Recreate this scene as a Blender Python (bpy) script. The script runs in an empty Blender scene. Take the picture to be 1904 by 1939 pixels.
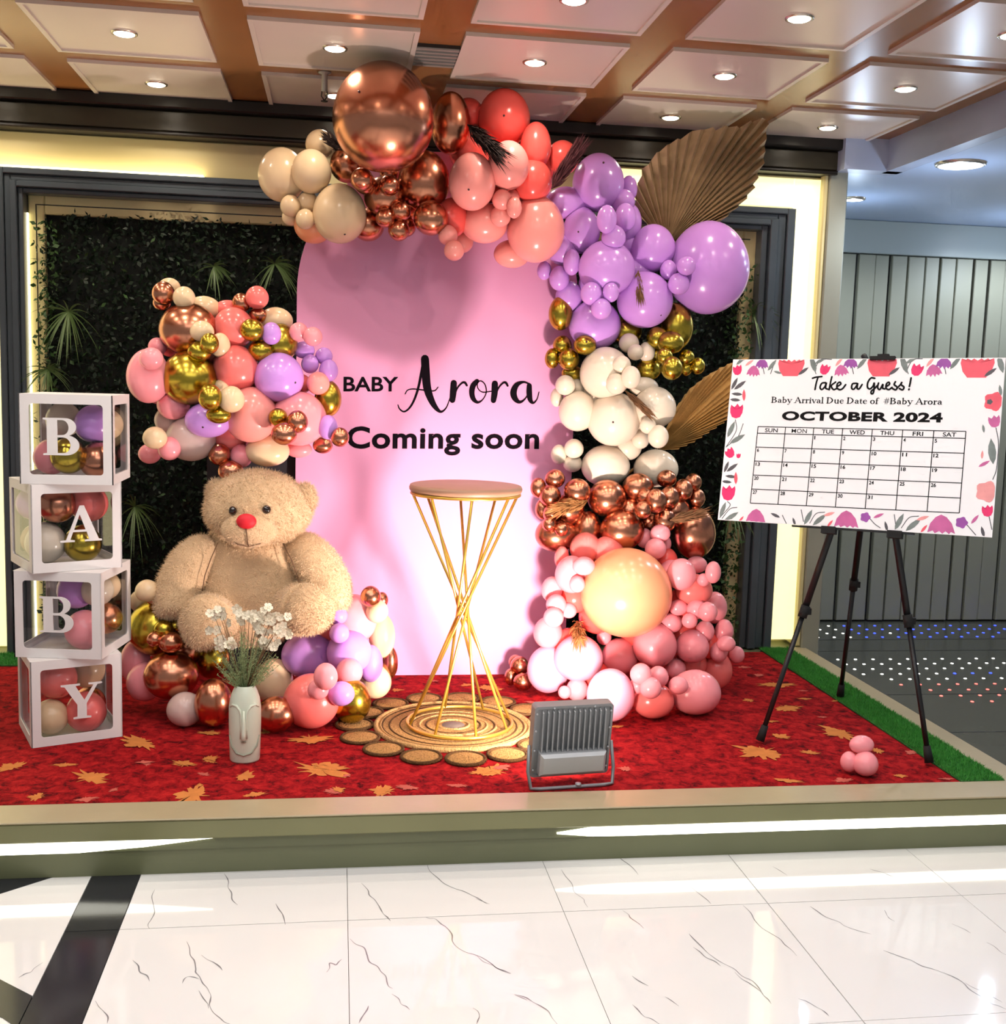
import bpy, math, random
import numpy as np
from mathutils import Vector, Matrix
random.seed(7); RNG = np.random.default_rng(7)
sc = bpy.context.scene
COL = sc.collection
PI = math.pi
STAGE = 0.18          # height of the stage floor above the hall floor
CEIL = 2.72           # coffered ceiling
LOBBY_CEIL = 2.57

# ------------------------------------------------------------------ camera
cd = bpy.data.cameras.new('camera'); cam = bpy.data.objects.new('camera', cd); COL.objects.link(cam)
cd.sensor_fit = 'HORIZONTAL'; cd.sensor_width = 36.0; cd.lens = 36.0 * 2131.93 / 1904.0
cd.clip_start = 0.05; cd.clip_end = 60
yaw, pitch, roll = 0.147304, 0.11846, 0.029457
fw = Vector((math.sin(yaw)*math.cos(pitch), math.cos(yaw)*math.cos(pitch), -math.sin(pitch)))
rt = Vector((math.cos(yaw), -math.sin(yaw), 0)); up = rt.cross(fw)
r2 = rt*math.cos(roll) + up*math.sin(roll); u2 = up*math.cos(roll) - rt*math.sin(roll)
cam.matrix_world = Matrix(((r2.x, u2.x, -fw.x, 0), (r2.y, u2.y, -fw.y, 0), (r2.z, u2.z, -fw.z, 1.52), (0, 0, 0, 1)))
sc.camera = cam

# ------------------------------------------------------------------ world, exposure
wd = bpy.data.worlds.new('hall_ambience'); sc.world = wd; wd.use_nodes = True
bg = wd.node_tree.nodes['Background']; bg.inputs[0].default_value = (1.0, 0.97, 0.95, 1); bg.inputs[1].default_value = 0.24
sc.view_settings.view_transform = 'Standard'; sc.view_settings.look = 'None'
sc.view_settings.exposure = 0.22; sc.view_settings.gamma = 1.0; sc.view_settings.use_curve_mapping = False
cy_ = sc.cycles
cy_.max_bounces = 5; cy_.diffuse_bounces = 2; cy_.glossy_bounces = 3; cy_.transmission_bounces = 2; cy_.transparent_max_bounces = 12
cy_.caustics_reflective = False; cy_.caustics_refractive = False; cy_.sample_clamp_indirect = 6.0; cy_.adaptive_threshold = 0.07; cy_.adaptive_min_samples = 12

def spot(name, loc, to, power, color, size, blend=0.6, radius=0.04, parent=None):
    l = bpy.data.lights.new(name, 'SPOT'); l.energy = power; l.color = color
    l.spot_size = math.radians(size); l.spot_blend = blend; l.shadow_soft_size = radius
    o = bpy.data.objects.new(name, l); COL.objects.link(o); o.location = loc
    o.rotation_euler = (Vector(to) - Vector(loc)).to_track_quat('-Z', 'Y').to_euler()
    if parent:
        o.parent = parent; o.matrix_parent_inverse = Matrix.Translation(parent.location).inverted()
    return o

# unseen area lights added to stand in for the hall's lighting over the marble floor
def area(name, loc, to, sx, sy, power, color):
    l = bpy.data.lights.new(name, 'AREA'); l.shape = 'RECTANGLE'; l.size = sx; l.size_y = sy; l.energy = power; l.color = color
    o = bpy.data.objects.new(name, l); COL.objects.link(o); o.location = loc
    o.rotation_euler = (Vector(to) - Vector(loc)).to_track_quat('-Z', 'Y').to_euler()
    return o
area('hall_fill', (0.3, 0.9, 2.68), (0.3, 0.9, 0), 2.6, 1.4, 34, (0.94, 0.97, 1.0))
area('hall_fill', (3.4, 1.6, 2.68), (3.3, 1.7, 0), 1.4, 1.4, 24, (0.84, 0.92, 1.0))
DOWN_W = 12.0
DOWN_C = (1.0, 0.88, 0.74)
FLOOD_W = 150.0
FLOOD_C = (1.0, 0.82, 0.76)

# ------------------------------------------------------------------ materials
MATS = {}
def S(c):  # sRGB 0-255 -> linear
    return tuple(((v/255)/12.92 if v/255 <= 0.04045 else (((v/255)+0.055)/1.055)**2.4) for v in c) + (1.0,)
def mat(name, rgb, rough=0.5, metal=0.0, vary=0.06, scale=12.0, bump=0.0, bscale=80.0, coat=0.0, emit=None, es=0.0, trans=0.0, alpha=1.0, spec=0.5, sheen=0.0, sss=0.0, detail=1.5, sample=False):
    if name in MATS: return MATS[name]
    m = bpy.data.materials.new(name); m.use_nodes = True; nt = m.node_tree; N = nt.nodes; L = nt.links
    b = N['Principled BSDF']
    b.inputs['Roughness'].default_value = rough; b.inputs['Metallic'].default_value = metal
    b.inputs['Specular IOR Level'].default_value = spec
    if coat: b.inputs['Coat Weight'].default_value = coat; b.inputs['Coat Roughness'].default_value = 0.08
    if sheen: b.inputs['Sheen Weight'].default_value = sheen
    if sss:
        b.inputs['Subsurface Weight'].default_value = sss; b.inputs['Subsurface Radius'].default_value = (0.05, 0.03, 0.03); b.inputs['Subsurface Scale'].default_value = 0.4
    tc = N.new('ShaderNodeTexCoord'); nz = N.new('ShaderNodeTexNoise'); nz.inputs['Scale'].default_value = scale; nz.inputs['Detail'].default_value = detail
    L.new(tc.outputs['Object'], nz.inputs['Vector'])
    mx = N.new('ShaderNodeMix'); mx.data_type = 'RGBA'; mx.blend_type = 'MIX'
    lin = S(rgb)
    mx.inputs['A'].default_value = tuple(max(0, v*(1-vary)) for v in lin[:3]) + (1,)
    mx.inputs['B'].default_value = tuple(min(1, v*(1+vary)) for v in lin[:3]) + (1,)
    L.new(nz.outputs['Fac'], mx.inputs['Factor']); L.new(mx.outputs['Result'], b.inputs['Base Color'])
    if bump:
        n2 = N.new('ShaderNodeTexNoise'); n2.inputs['Scale'].default_value = bscale; n2.inputs['Detail'].default_value = 4
        L.new(tc.outputs['Object'], n2.inputs['Vector'])
        bp = N.new('ShaderNodeBump'); bp.inputs['Strength'].default_value = bump; bp.inputs['Distance'].default_value = 0.01
        L.new(n2.outputs['Fac'], bp.inputs['Height']); L.new(bp.outputs['Normal'], b.inputs['Normal'])
    if emit is not None:
        b.inputs['Emission Color'].default_value = S(emit); b.inputs['Emission Strength'].default_value = es
    if trans: b.inputs['Transmission Weight'].default_value = trans
    b.inputs['Alpha'].default_value = alpha
    if emit is not None and not sample: m.cycles.emission_sampling = 'NONE'
    MATS[name] = m
    return m

M_marble = mat('marble_white', (236, 234, 232), 0.045, vary=0.03, scale=2.5, spec=0.6)
M_grout = mat('grout', (150, 148, 145), 0.6)
M_vein = mat('marble_vein', (140, 138, 140), 0.06, vary=0.5, scale=25, spec=0.6)
M_granite = mat('black_granite', (40, 41, 46), 0.12, vary=0.6, scale=160, spec=0.5)
M_stage = mat('stage_olive_paint', (112, 115, 84), 0.34, vary=0.10, scale=5, bump=0.06, bscale=30)
M_kerb = mat('kerb_beige', (170, 156, 124), 0.32, vary=0.10, scale=6, bump=0.05, bscale=40)
M_dark = mat('dark_cornice', (26, 22, 18), 0.35, vary=0.2, scale=3)
M_cornice2 = mat('olive_cornice', (58, 53, 38), 0.3, vary=0.12, scale=3)
M_pil = mat('pilaster_paint', (152, 152, 136), 0.4, vary=0.08, scale=4)
M_frame = mat('slate_frame', (70, 78, 84), 0.3, vary=0.12, scale=5)
M_cream = mat('cream_panel', (214, 200, 146), 0.35, vary=0.05, scale=4)
M_band = mat('cove_paint', (206, 190, 140), 0.35, vary=0.06, scale=3)
M_led = mat('led_panel_light', (255, 250, 225), 0.5, emit=(255, 245, 176), es=.95, sample=True)
M_ledstrip = mat('led_strip_light', (255, 255, 250), 0.5, emit=(255, 246, 196), es=2.6, sample=True)
M_ledcove = mat('led_cove_light', (255, 245, 215), 0.5, emit=(255, 240, 190), es=7.0, sample=True)
M_stageglow = mat('stage_led_glow', (255, 255, 250), 0.5, emit=(255, 252, 232), es=2.4, sample=True)
M_beam = mat('ceiling_beam_paint', (158, 102, 58), 0.26, vary=0.10, scale=3)
M_panel = mat('ceiling_panel_white', (228, 212, 200), 0.3, vary=0.04, scale=3)
M_lamp = mat('lamp_glow', (255, 255, 255), 0.5, emit=(255, 240, 215), es=14.0)
M_ring = mat('lamp_ring_metal', (200, 190, 175), 0.25, metal=0.8)
M_slat = mat('slat_paint', (158, 158, 140), 0.42, vary=0.07, scale=3)
M_slatback = mat('slat_gap', (28, 28, 24), 0.7)
M_lobbywall = mat('lobby_band', (172, 180, 176), 0.3, vary=0.05, scale=2)
M_lobbyceil = mat('lobby_ceiling', (182, 198, 228), 0.35, vary=0.03, scale=2)
M_lobbyfloor = mat('lobby_floor', (88, 88, 80), 0.22, vary=0.15, scale=6)
M_lobbylamp = mat('lobby_lamp_glow', (255, 255, 255), 0.5, emit=(225, 235, 255), es=10.0)
M_fascia = mat('fascia_paint', (178, 188, 212), 0.4, vary=0.04)

# ------------------------------------------------------------------ geometry helpers
def tag(o, label=None, cat=None, group=None, kind=None):
    if label: o['label'] = label
    if cat: o['category'] = cat
    if group: o['group'] = group
    if kind: o['kind'] = kind
    return o
def link(name, me, m=None, parent=None, loc=None):
    if m is not None and len(me.materials) == 0: me.materials.append(m)
    o = bpy.data.objects.new(name, me); COL.objects.link(o)
    if loc is not None: o.location = loc
    if parent is not None: o.parent = parent
    return o
def empty(name, loc=(0, 0, 0), rz=0.0):
    o = bpy.data.objects.new(name, None); COL.objects.link(o); o.location = loc; o.rotation_euler = (0, 0, rz); o.empty_display_size = 0.05
    return o
class MB:
    def __init__(s): s.v = []; s.f = []; s.sm = []
    def add(s, vs, fs, smooth=False):
        k = len(s.v); s.v.extend([tuple(v) for v in vs]); s.f.extend([tuple(i+k for i in f) for f in fs]); s.sm.extend([smooth]*len(fs)); return s
    def box(s, x0, x1, y0, y1, z0, z1):
        v = [(x0,y0,z0),(x1,y0,z0),(x1,y1,z0),(x0,y1,z0),(x0,y0,z1),(x1,y0,z1),(x1,y1,z1),(x0,y1,z1)]
        return s.add(v, [(3,2,1,0),(4,5,6,7),(0,1,5,4),(1,2,6,5),(2,3,7,6),(3,0,4,7)])
    def bbox(s, x0, x1, y0, y1, z0, z1, b=0.004):  # box with chamfered vertical-facing front edges
        xs = (x0, x0+b, x1-b, x1); 
        v = []; 
        for (ya, ins) in ((y0, b), (y0+b, 0), (y1, 0)):
            v += [(x0+ins, ya, z0+ins), (x1-ins, ya, z0+ins), (x1-ins, ya, z1-ins), (x0+ins, ya, z1-ins)]
        fs = [(0,1,2,3)]
        for k in (0, 4):
            for i in range(4):
                j = (i+1) % 4; fs.append((k+j, k+i, k+4+i, k+4+j))
        fs.append((11,10,9,8))
        return s.add(v, fs)
    def tube(s, pts, r, n=8, cap=True, closed=False):
        P = [Vector(p) for p in pts]; m = len(P); R = r if isinstance(r, (list, tuple)) else [r]*m
        vs = []; prev = None
        for i, p in enumerate(P):
            if closed: t = P[(i+1) % m] - P[i-1]
            else: t = P[min(i+1, m-1)] - P[max(i-1, 0)]
            t.normalize()
            if prev is None:
                a = Vector((0, 0, 1)) if abs(t.z) < 0.9 else Vector((1, 0, 0)); u = t.cross(a).normalized()
            else: u = (prev - t*prev.dot(t)).normalized()
            prev = u; w = t.cross(u)
            for k in range(n):
                an = 2*PI*k/n; vs.append(p + (u*math.cos(an) + w*math.sin(an))*R[i])
        fs = []
        for i in range(m if closed else m-1):
            a, b = i*n, ((i+1) % m)*n
            for k in range(n): fs.append((a+k, a+(k+1) % n, b+(k+1) % n, b+k))
        if cap and not closed: fs += [tuple(range(n-1, -1, -1)), tuple((m-1)*n+k for k in range(n))]
        return s.add(vs, fs, True)
    def lathe(s, prof, n=32, c=(0, 0, 0), sx=1.0, sy=1.0, cap=True):
        vs = []; fs = []
        for r, z in prof:
            for k in range(n):
                an = 2*PI*k/n; vs.append((c[0]+r*sx*math.cos(an), c[1]+r*sy*math.sin(an), c[2]+z))
        for i in range(len(prof)-1):
            for k in range(n): fs.append((i*n+k, i*n+(k+1) % n, (i+1)*n+(k+1) % n, (i+1)*n+k))
        s.add(vs, fs, True)
        if cap:
            k0 = len(s.v)-len(vs); s.f += [tuple(k0+k for k in range(n-1, -1, -1)), tuple(k0+(len(prof)-1)*n+k for k in range(n))]; s.sm += [False, False]
        return s
    def ell(s, c, r, n=24, m=14, M=None):
        vs = []; fs = []
        for i in range(m+1):
            th = PI*i/m
            for k in range(n):
                an = 2*PI*k/n; p = Vector((r[0]*math.sin(th)*math.cos(an), r[1]*math.sin(th)*math.sin(an), r[2]*math.cos(th)))
                if M is not None: p = M @ p
                vs.append((c[0]+p.x, c[1]+p.y, c[2]+p.z))
        for i in range(m):
            for k in range(n): fs.append((i*n+k, (i+1)*n+k, (i+1)*n+(k+1) % n, i*n+(k+1) % n))
        return s.add(vs, fs, True)
    def prism(s, poly, y0, y1):  # polygon in XZ extruded along y
        n = len(poly); vs = [(x, y0, z) for x, z in poly] + [(x, y1, z) for x, z in poly]
        fs = [tuple(range(n)), tuple(range(2*n-1, n-1, -1))] + [(i, i+n, (i+1) % n+n, (i+1) % n) for i in range(n)]
        return s.add(vs, fs)
    def mesh(s, name):
        me = bpy.data.meshes.new(name); me.from_pydata(s.v, [], s.f); me.polygons.foreach_set('use_smooth', s.sm); me.update(); return me
    def build(s, name, m, parent=None, loc=None):
        return link(name, s.mesh(name), m, parent, loc)

def ribbon(mb, pts, flip=False, plane=None):
    """pts: (u, v, w) stroke with width; plane(u, v) -> world point. Smooth Catmull-Rom resample."""
    P = [np.array(p, float) for p in pts]
    Q = [2*P[0]-P[1]] + P + [2*P[-1]-P[-2]]
    out = []
    for i in range(1, len(Q)-2):
        for t in np.linspace(0, 1, 7)[:-1]:
            a, b, c, d = Q[i-1], Q[i], Q[i+1], Q[i+2]
            out.append(0.5*((2*b)+(-a+c)*t+(2*a-5*b+4*c-d)*t*t+(-a+3*b-3*c+d)*t**3))
    out.append(P[-1]); out = np.array(out)
    d = np.gradient(out[:, :2], axis=0); d /= np.maximum(np.linalg.norm(d, axis=1, keepdims=True), 1e-9)
    nrm = np.stack([-d[:, 1], d[:, 0]], 1); w = np.maximum(out[:, 2:3], 1e-5)/2
    A = out[:, :2]+nrm*w; B = out[:, :2]-nrm*w
    def cap(c, dr, wv):  # round end
        an0 = math.atan2(dr[1], dr[0])
        return [c+wv*np.array([math.cos(an0+t), math.sin(an0+t)]) for t in np.linspace(-PI/2, PI/2, 6)]
    vs = [plane(*p) for p in A] + [plane(*p) for p in B]; n = len(A)
    mb.add(vs, [(i, i+1, i+1+n, i+n) for i in range(n-1)])
    for c, dr, wv in ((out[0, :2], -d[0], w[0, 0]), (out[-1, :2], d[-1], w[-1, 0])):
        cp = cap(c, dr, wv); mb.add([plane(*p) for p in cp], [tuple(range(len(cp)))])

def text_mesh(txt, bold=0.0, shear=0.0, spacing=1.0):
    c = bpy.data.curves.new('lettering', 'FONT'); c.body = txt; c.size = 1.0; c.offset = bold; c.shear = shear; c.space_character = spacing; c.resolution_u = 4
    o = bpy.data.objects.new('tmp', c); COL.objects.link(o)
    bpy.context.view_layer.update()
    dg = bpy.context.evaluated_depsgraph_get(); me = bpy.data.meshes.new_from_object(o.evaluated_get(dg))
    v = np.zeros(len(me.vertices)*3); me.vertices.foreach_get('co', v); v = v.reshape(-1, 3)[:, :2].copy()
    fs = [tuple(p.vertices) for p in me.polygons]
    bpy.data.objects.remove(o); bpy.data.curves.remove(c); bpy.data.meshes.remove(me)
    return v, fs
def text_fit(mb, txt, u0, u1, v0, v1, plane, bold=0.0, shear=0.0, ref=None, spacing=1.0, slope=0.0):
    """stretch txt between u0..u1; baseline v0 and cap height v1 (of the letters ref)"""
    v, fs = text_mesh(txt, bold, shear, spacing)
    rv, _ = text_mesh(ref or txt, bold, shear, spacing)
    a = v.min(0); b = v.max(0); ra = rv.min(0); rb = rv.max(0)
    uu = u0 + (v[:, 0]-a[0])/(b[0]-a[0])*(u1-u0); vv = v0 + (v[:, 1]-ra[1])/(rb[1]-ra[1])*(v1-v0) + (uu-u0)*slope
    mb.add([plane(x, y) for x, y in zip(uu, vv)], fs)

def copy_tree(o, parent=None):
    c = o.copy(); COL.objects.link(c)
    if parent is not None: c.parent = parent
    for ch in list(o.children): copy_tree(ch, c)
    return c

# ================================================================== THE SETTING
# ---- hall floor: marble tiles, black granite inlay
TP = 0.6155; TX0 = 0.043; TY0 = 3.02
fl = MB().box(-4.0, 6.0, -1.6, 3.38, -0.06, -0.012).build('floor', M_grout); tag(fl, 'glossy white marble tile floor of the hall', kind='structure')
tile_cache = {}
def tile(x0, x1, y0, y1, m, name):
    key = (round(x1-x0, 3), round(y1-y0, 3), m.name)
    if key not in tile_cache:
        w, d = key[0], key[1]; g = 0.0011
        tile_cache[key] = MB().box(g, w-g, g, d-g, -0.012, 0.0).mesh(name); tile_cache[key].materials.append(m)
    o = bpy.data.objects.new(name, tile_cache[key]); COL.objects.link(o); o.location = (x0, y0, 0); o.parent = fl
for i in range(-1, 8):
    for j in range(-1, 5):
        y1 = TY0 - TP*(j-1) if j > 0 else (3.375 if j == 0 else None)
        if y1 is None: continue
        y0 = TY0 - TP*j if j > 0 else TY0
        tile(TX0+TP*i, TX0+TP*(i+1), y0, y1, M_marble, 'floor_tile')
XS0, XS1 = -0.715, TX0-TP
for j in range(5):
    tile(XS0, XS1, 3.375-TP*(j+1) if j else 3.02, 3.375-TP*j if j else 3.375, M_granite, 'granite_strip') if j == 0 else tile(XS0, XS1, TY0-TP*j, TY0-TP*(j-1), M_granite, 'granite_strip')
for i in range(3):
    for j in range(4):
        y1 = 3.375 if j == 0 else 3.375-0.8*j
        tile(XS0-0.8*(i+1), XS0-0.8*i, 3.375-0.8*(j+1), y1, M_marble, 'floor_tile')
def slab(poly, m, name, z=0.0012):
    n = len(poly); vs = [(x, y, z) for x, y in poly]+[(x, y, -0.006) for x, y in poly]
    MB().add(vs, [tuple(range(n))]+[(i, i+n, (i+1) % n+n, (i+1) % n) for i in range(n)]).build(name, m, fl)
slab([(-0.817, 3.372), (-1.06, 3.372), (-1.60, 2.93), (-1.515, 2.80)], M_granite, 'granite_strip')
slab([(-1.36, 3.12), (-1.47, 3.02), (-0.76, 2.61), (-0.716, 2.565), (-0.716, 2.70), (-0.814, 2.785)], M_granite, 'granite_strip')
VEINS = [[(-0.325,3.351),(-0.307,3.292),(-0.290,3.218),(-0.271,3.138)],
[(-0.515,3.254),(-0.501,3.157),(-0.497,3.074),(-0.494,3.018)],
[(-0.160,3.137),(-0.141,3.076),(-0.127,3.006)],
[(0.088,3.251),(0.110,3.167),(0.130,3.104),(0.144,3.048),(0.160,3.006)],
[(0.293,3.371),(0.319,3.270),(0.362,3.191),(0.407,3.142),(0.447,3.086)],
[(-0.382,2.939),(-0.362,2.864),(-0.343,2.793),(-0.331,2.752),(-0.302,2.703),(-0.288,2.664),(-0.290,2.621),(-0.261,2.559),(-0.233,2.536)],
[(-0.369,2.729),(-0.356,2.756),(-0.330,2.745)],
[(-0.507,2.853),(-0.479,2.792),(-0.451,2.743)],
[(-0.335,2.862),(-0.301,2.824),(-0.278,2.777)],
[(0.049,2.916),(0.084,2.861),(0.100,2.787),(0.127,2.736),(0.139,2.682),(0.149,2.652)],
[(0.150,2.627),(0.168,2.584),(0.185,2.556)],
[(0.258,3.017),(0.289,3.006),(0.315,2.955),(0.323,2.877),(0.354,2.815),(0.394,2.782),(0.424,2.730),(0.454,2.698)],
[(0.025,2.808),(0.011,2.781),(-0.004,2.790),(-0.012,2.749)],
[(0.091,2.585),(0.077,2.538),(0.067,2.507)],
[(0.341,2.549),(0.352,2.512),(0.344,2.480)],
[(0.451,2.599),(0.480,2.567)],
[(-0.733,2.856),(-0.750,2.817),(-0.770,2.792)],
[(-0.565,2.665),(-0.537,2.620),(-0.513,2.562)],
[(-0.320,2.686),(-0.297,2.628),(-0.288,2.609)]] + \
 [[(0.708,3.295),(0.719,3.196),(0.731,3.093),(0.732,3.040)],
[(0.909,3.382),(0.924,3.318),(0.940,3.242)],
[(0.833,3.015),(0.845,2.963),(0.865,2.903)],
[(0.984,2.861),(0.994,2.790),(1.015,2.715),(1.045,2.669),(1.071,2.605),(1.071,2.539),(1.077,2.500)],
[(0.969,2.785),(0.990,2.731),(1.012,2.682)],
[(1.038,2.649),(1.058,2.599),(1.074,2.545)],
[(1.198,3.010),(1.195,2.924),(1.213,2.841),(1.228,2.777),(1.239,2.719)],
[(1.075,3.148),(1.094,3.081),(1.103,3.030)],
[(1.395,2.988),(1.414,2.922),(1.445,2.861),(1.494,2.816)],
[(1.603,2.949),(1.594,2.915),(1.602,2.881)],
[(1.489,2.724),(1.521,2.684),(1.552,2.637),(1.589,2.605),(1.619,2.547),(1.621,2.487),(1.635,2.447),(1.659,2.420)],
[(1.619,2.547),(1.643,2.498),(1.667,2.451)],
[(1.803,2.742),(1.808,2.703),(1.817,2.672)],
[(1.157,2.514),(1.180,2.484),(1.194,2.458),(1.201,2.433)],
[(0.734,2.526),(0.745,2.476),(0.775,2.439)],
[(0.450,2.597),(0.493,2.561),(0.519,2.516),(0.530,2.462)],
[(0.376,2.797),(0.414,2.741),(0.455,2.698)],
[(0.765,2.660),(0.794,2.604)],
[(0.823,2.555),(0.846,2.512)],
[(1.693,3.220),(1.722,3.193),(1.745,3.157)],
[(0.415,3.120),(0.450,3.085)],
[(1.388,3.261),(1.409,3.198)],
[(1.762,2.850),(1.787,2.791)]]
vb = MB()
for L in VEINS:
    pts = []
    for i, (x, y) in enumerate(L):
        if i:
            xa, ya = L[i-1]; mxx, myy = (x+xa)/2, (y+ya)/2; dd = math.hypot(x-xa, y-ya)
            pts.append((mxx+random.uniform(-.1, .1)*dd, myy+random.uniform(-.1, .1)*dd, random.uniform(.0012, .0042)))
        pts.append((x+random.uniform(-.003, .003), y+random.uniform(-.003, .003), random.uniform(.001, .0038) if 0 < i < len(L)-1 else .0007))
    ribbon(vb, pts, plane=lambda u, v: (u, v, 0.0004))
tag(vb.build('marble_veins', M_vein, fl), kind='stuff')

# ---- stage: plinth, lit recess, lip, kerbs
st = MB().box(-4.0, 2.385, 3.375, 5.9, 0.0, 0.078).box(-4.0, 2.38, 3.356, 5.9, 0.078, 0.172).build('stage_platform', M_stage); tag(st, 'olive painted stage platform', kind='structure')
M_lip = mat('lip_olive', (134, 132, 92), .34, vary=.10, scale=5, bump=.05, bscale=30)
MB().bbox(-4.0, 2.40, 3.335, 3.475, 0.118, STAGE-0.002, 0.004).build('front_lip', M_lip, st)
MB().bbox(-4.0, 2.40, 3.332, 3.475, STAGE-0.0019, STAGE+0.004, 0.002).build('front_kerb', M_kerb, st)  # lighter beige than the lip: light on the top put into the colour
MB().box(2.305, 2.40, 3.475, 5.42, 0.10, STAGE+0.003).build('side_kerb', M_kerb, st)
MB().box(-4.0, 2.39, 3.362, 3.376, 0.0, 0.078).build('plinth_board', M_stage, st)
def led_glow_wedge(x0, x1, xt, z0, z1):  # emissive sheet shaped as the LED-lit band on the recess face, tapering at xt
    m = MB(); zc = (z0+z1)/2
    if xt > x1: poly = [(x0, z0), (x1, z0), ((x1+xt)/2, z0+.35*(z1-z0)), (xt, z1-.003), (xt, z1), ((x1+xt)/2, z1), (x0, z1)]
    else: poly = [(x0, z0), (x1, z0), (x1, z1), (x0, z1-.001), ((x0+xt)/2, z1-.006), (xt, zc-.002), (xt, zc-.006), ((x0+xt)/2, z0+.002)]
    m.prism(poly, 3.350, 3.3558); return m
led_glow_wedge(-4.0, -0.75, -0.36, 0.079, 0.116).build('led_glow_strip', M_stageglow, st)  # lit stretch of the recess face, its glow put in as emission
led_glow_wedge(0.92, 2.38, 0.70, 0.080, 0.117).build('led_glow_strip', M_stageglow, st)

# ---- back wall with the lit frame
wb = MB().box(-4.0, 2.47, 5.60, 5.72, 0.0, CEIL).build('wall_back', M_cream); tag(wb, 'back wall with illuminated picture frame panel', kind='structure')
YF = 5.42
def fr(x0, x1, z0, z1, y0, m, name, y1=5.60, b=0.006): return MB().bbox(x0, x1, y0, y1, z0, z1, b).build(name, m, wb)
fr(-4.0, 2.47, 2.665, CEIL-0.001, 5.33, M_dark, 'cornice_board')
fr(-4.0, 2.47, 2.572, 2.665, 5.38, M_cornice2, 'cornice_board')
fr(-4.0, 2.40, 2.553, 2.572, 5.365, M_dark, 'cornice_rail')
fr(-4.0, 2.372, 2.386, 2.553, 5.455, M_band, 'cove_panel')
# lit panels
fr(-4.0, -1.515, 0.20, 2.386, 5.452, M_led, 'led_panel')
fr(2.2155, 2.352, 0.215, 2.54, 5.448, M_led, 'led_panel')
fr(1.30, 2.215, 2.395, 2.54, 5.448, M_led, 'led_panel')
MB().box(-4.0, -0.62, 5.405, 5.452, 2.388, 2.394).build('led_glow_strip', M_ledcove, wb)
fr(2.352, 2.375, 0.19, 2.56, 5.41, M_cream, 'edge_trim')
fr(2.375, 2.47, 0.0, 2.60, 5.40, M_pil, 'end_pilaster')
# stepped slate frame
for k, (o, y) in enumerate(((0.0, 5.40), (0.028, 5.415), (0.056, 5.395), (0.084, 5.42))):
    w = 0.024 if k < 3 else 0.018
    xl, xr, zt = -1.512+o, 2.212-o*1.55, 2.386-o
    fr(xl, xl+w+.004, 0.18, zt, y, M_frame, 'frame_moulding', 5.60, .004)
    fr(xr-w*1.55-.004, xr, 0.18, zt, y, M_frame, 'frame_moulding', 5.60, .004)
    fr(xl+w+.0042, xr-w*1.55-.0042, zt-w-.004, zt, y, M_frame, 'frame_moulding', 5.60, .004)
# cream inner border and its light strips
fr(-1.405, -1.335, 0.18, 2.285, 5.50, M_cream, 'border_panel')
fr(1.985, 2.062, 0.18, 2.285, 5.50, M_cream, 'border_panel')
fr(-1.3348, 1.9848, 2.20, 2.285, 5.50, M_cream, 'border_panel')
fr(-1.3665, 2.02, 2.238, 2.243, 5.498, M_dark, 'inlay_line', b=.001)
fr(-1.372, -1.367, 0.18, 2.243, 5.498, M_dark, 'inlay_line', b=.001)
MB().box(-1.405, -1.400, 5.475, 5.497, 0.20, 2.20).build('led_glow_strip', M_ledstrip, wb)
MB().box(2.052, 2.066, 5.44, 5.497, 0.20, 2.28).build('led_glow_strip', M_ledstrip, wb)

# ---- coffered ceiling
ce = MB().box(-4.0, 2.62, 1.15, 5.40, CEIL, CEIL+0.10).build('ceiling', M_beam); tag(ce, 'brown beamed coffered ceiling', kind='structure')
CX = [-1.823+0.75*k for k in range(-1, 6)]; CY = [5.405-0.725*k for k in range(0, 5)]
PW, PD = 0.59, 0.585
me = MB().box(0, PW, -PD, 0, -0.007, 0.0).mesh('coffer_panel'); me.materials.append(M_panel)
def ring_mesh(w, d, t, z0, z1):
    m = MB()
    m.box(0, w, -t, 0, z0, z1); m.box(0, w, -d, -d+t, z0, z1); m.box(0, t, -d+t, -t, z0, z1); m.box(w-t, w, -d+t, -t, z0, z1); return m
rm = ring_mesh(PW, PD, 0.018, -0.014, -0.007).mesh('panel_trim'); rm.materials.append(M_panel)
disc = MB().lathe([(0.0, -0.0065), (0.030, -0.0060), (0.036, -0.003), (0.037, 0.0)], 24, cap=False).mesh('lamp_disc'); disc.materials.append(M_lamp)
rng_ = MB().lathe([(0.036, 0.0), (0.038, -0.004), (0.046, -0.003), (0.048, 0.004)], 24, cap=False).mesh('lamp_ring'); rng_.materials.append(M_ring)
colw = ['far left', 'outer left', 'left', 'second left', 'middle', 'second right', 'right', 'far right']
nth = ['leftmost column', 'second column', 'third column', 'fourth column', 'fifth column', 'sixth column', 'rightmost column']
rown = ['row nearest the back wall', 'second row from back wall', 'third row from back wall', 'fourth row from back wall', 'fifth row from back wall', 'row nearest the hall']
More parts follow.
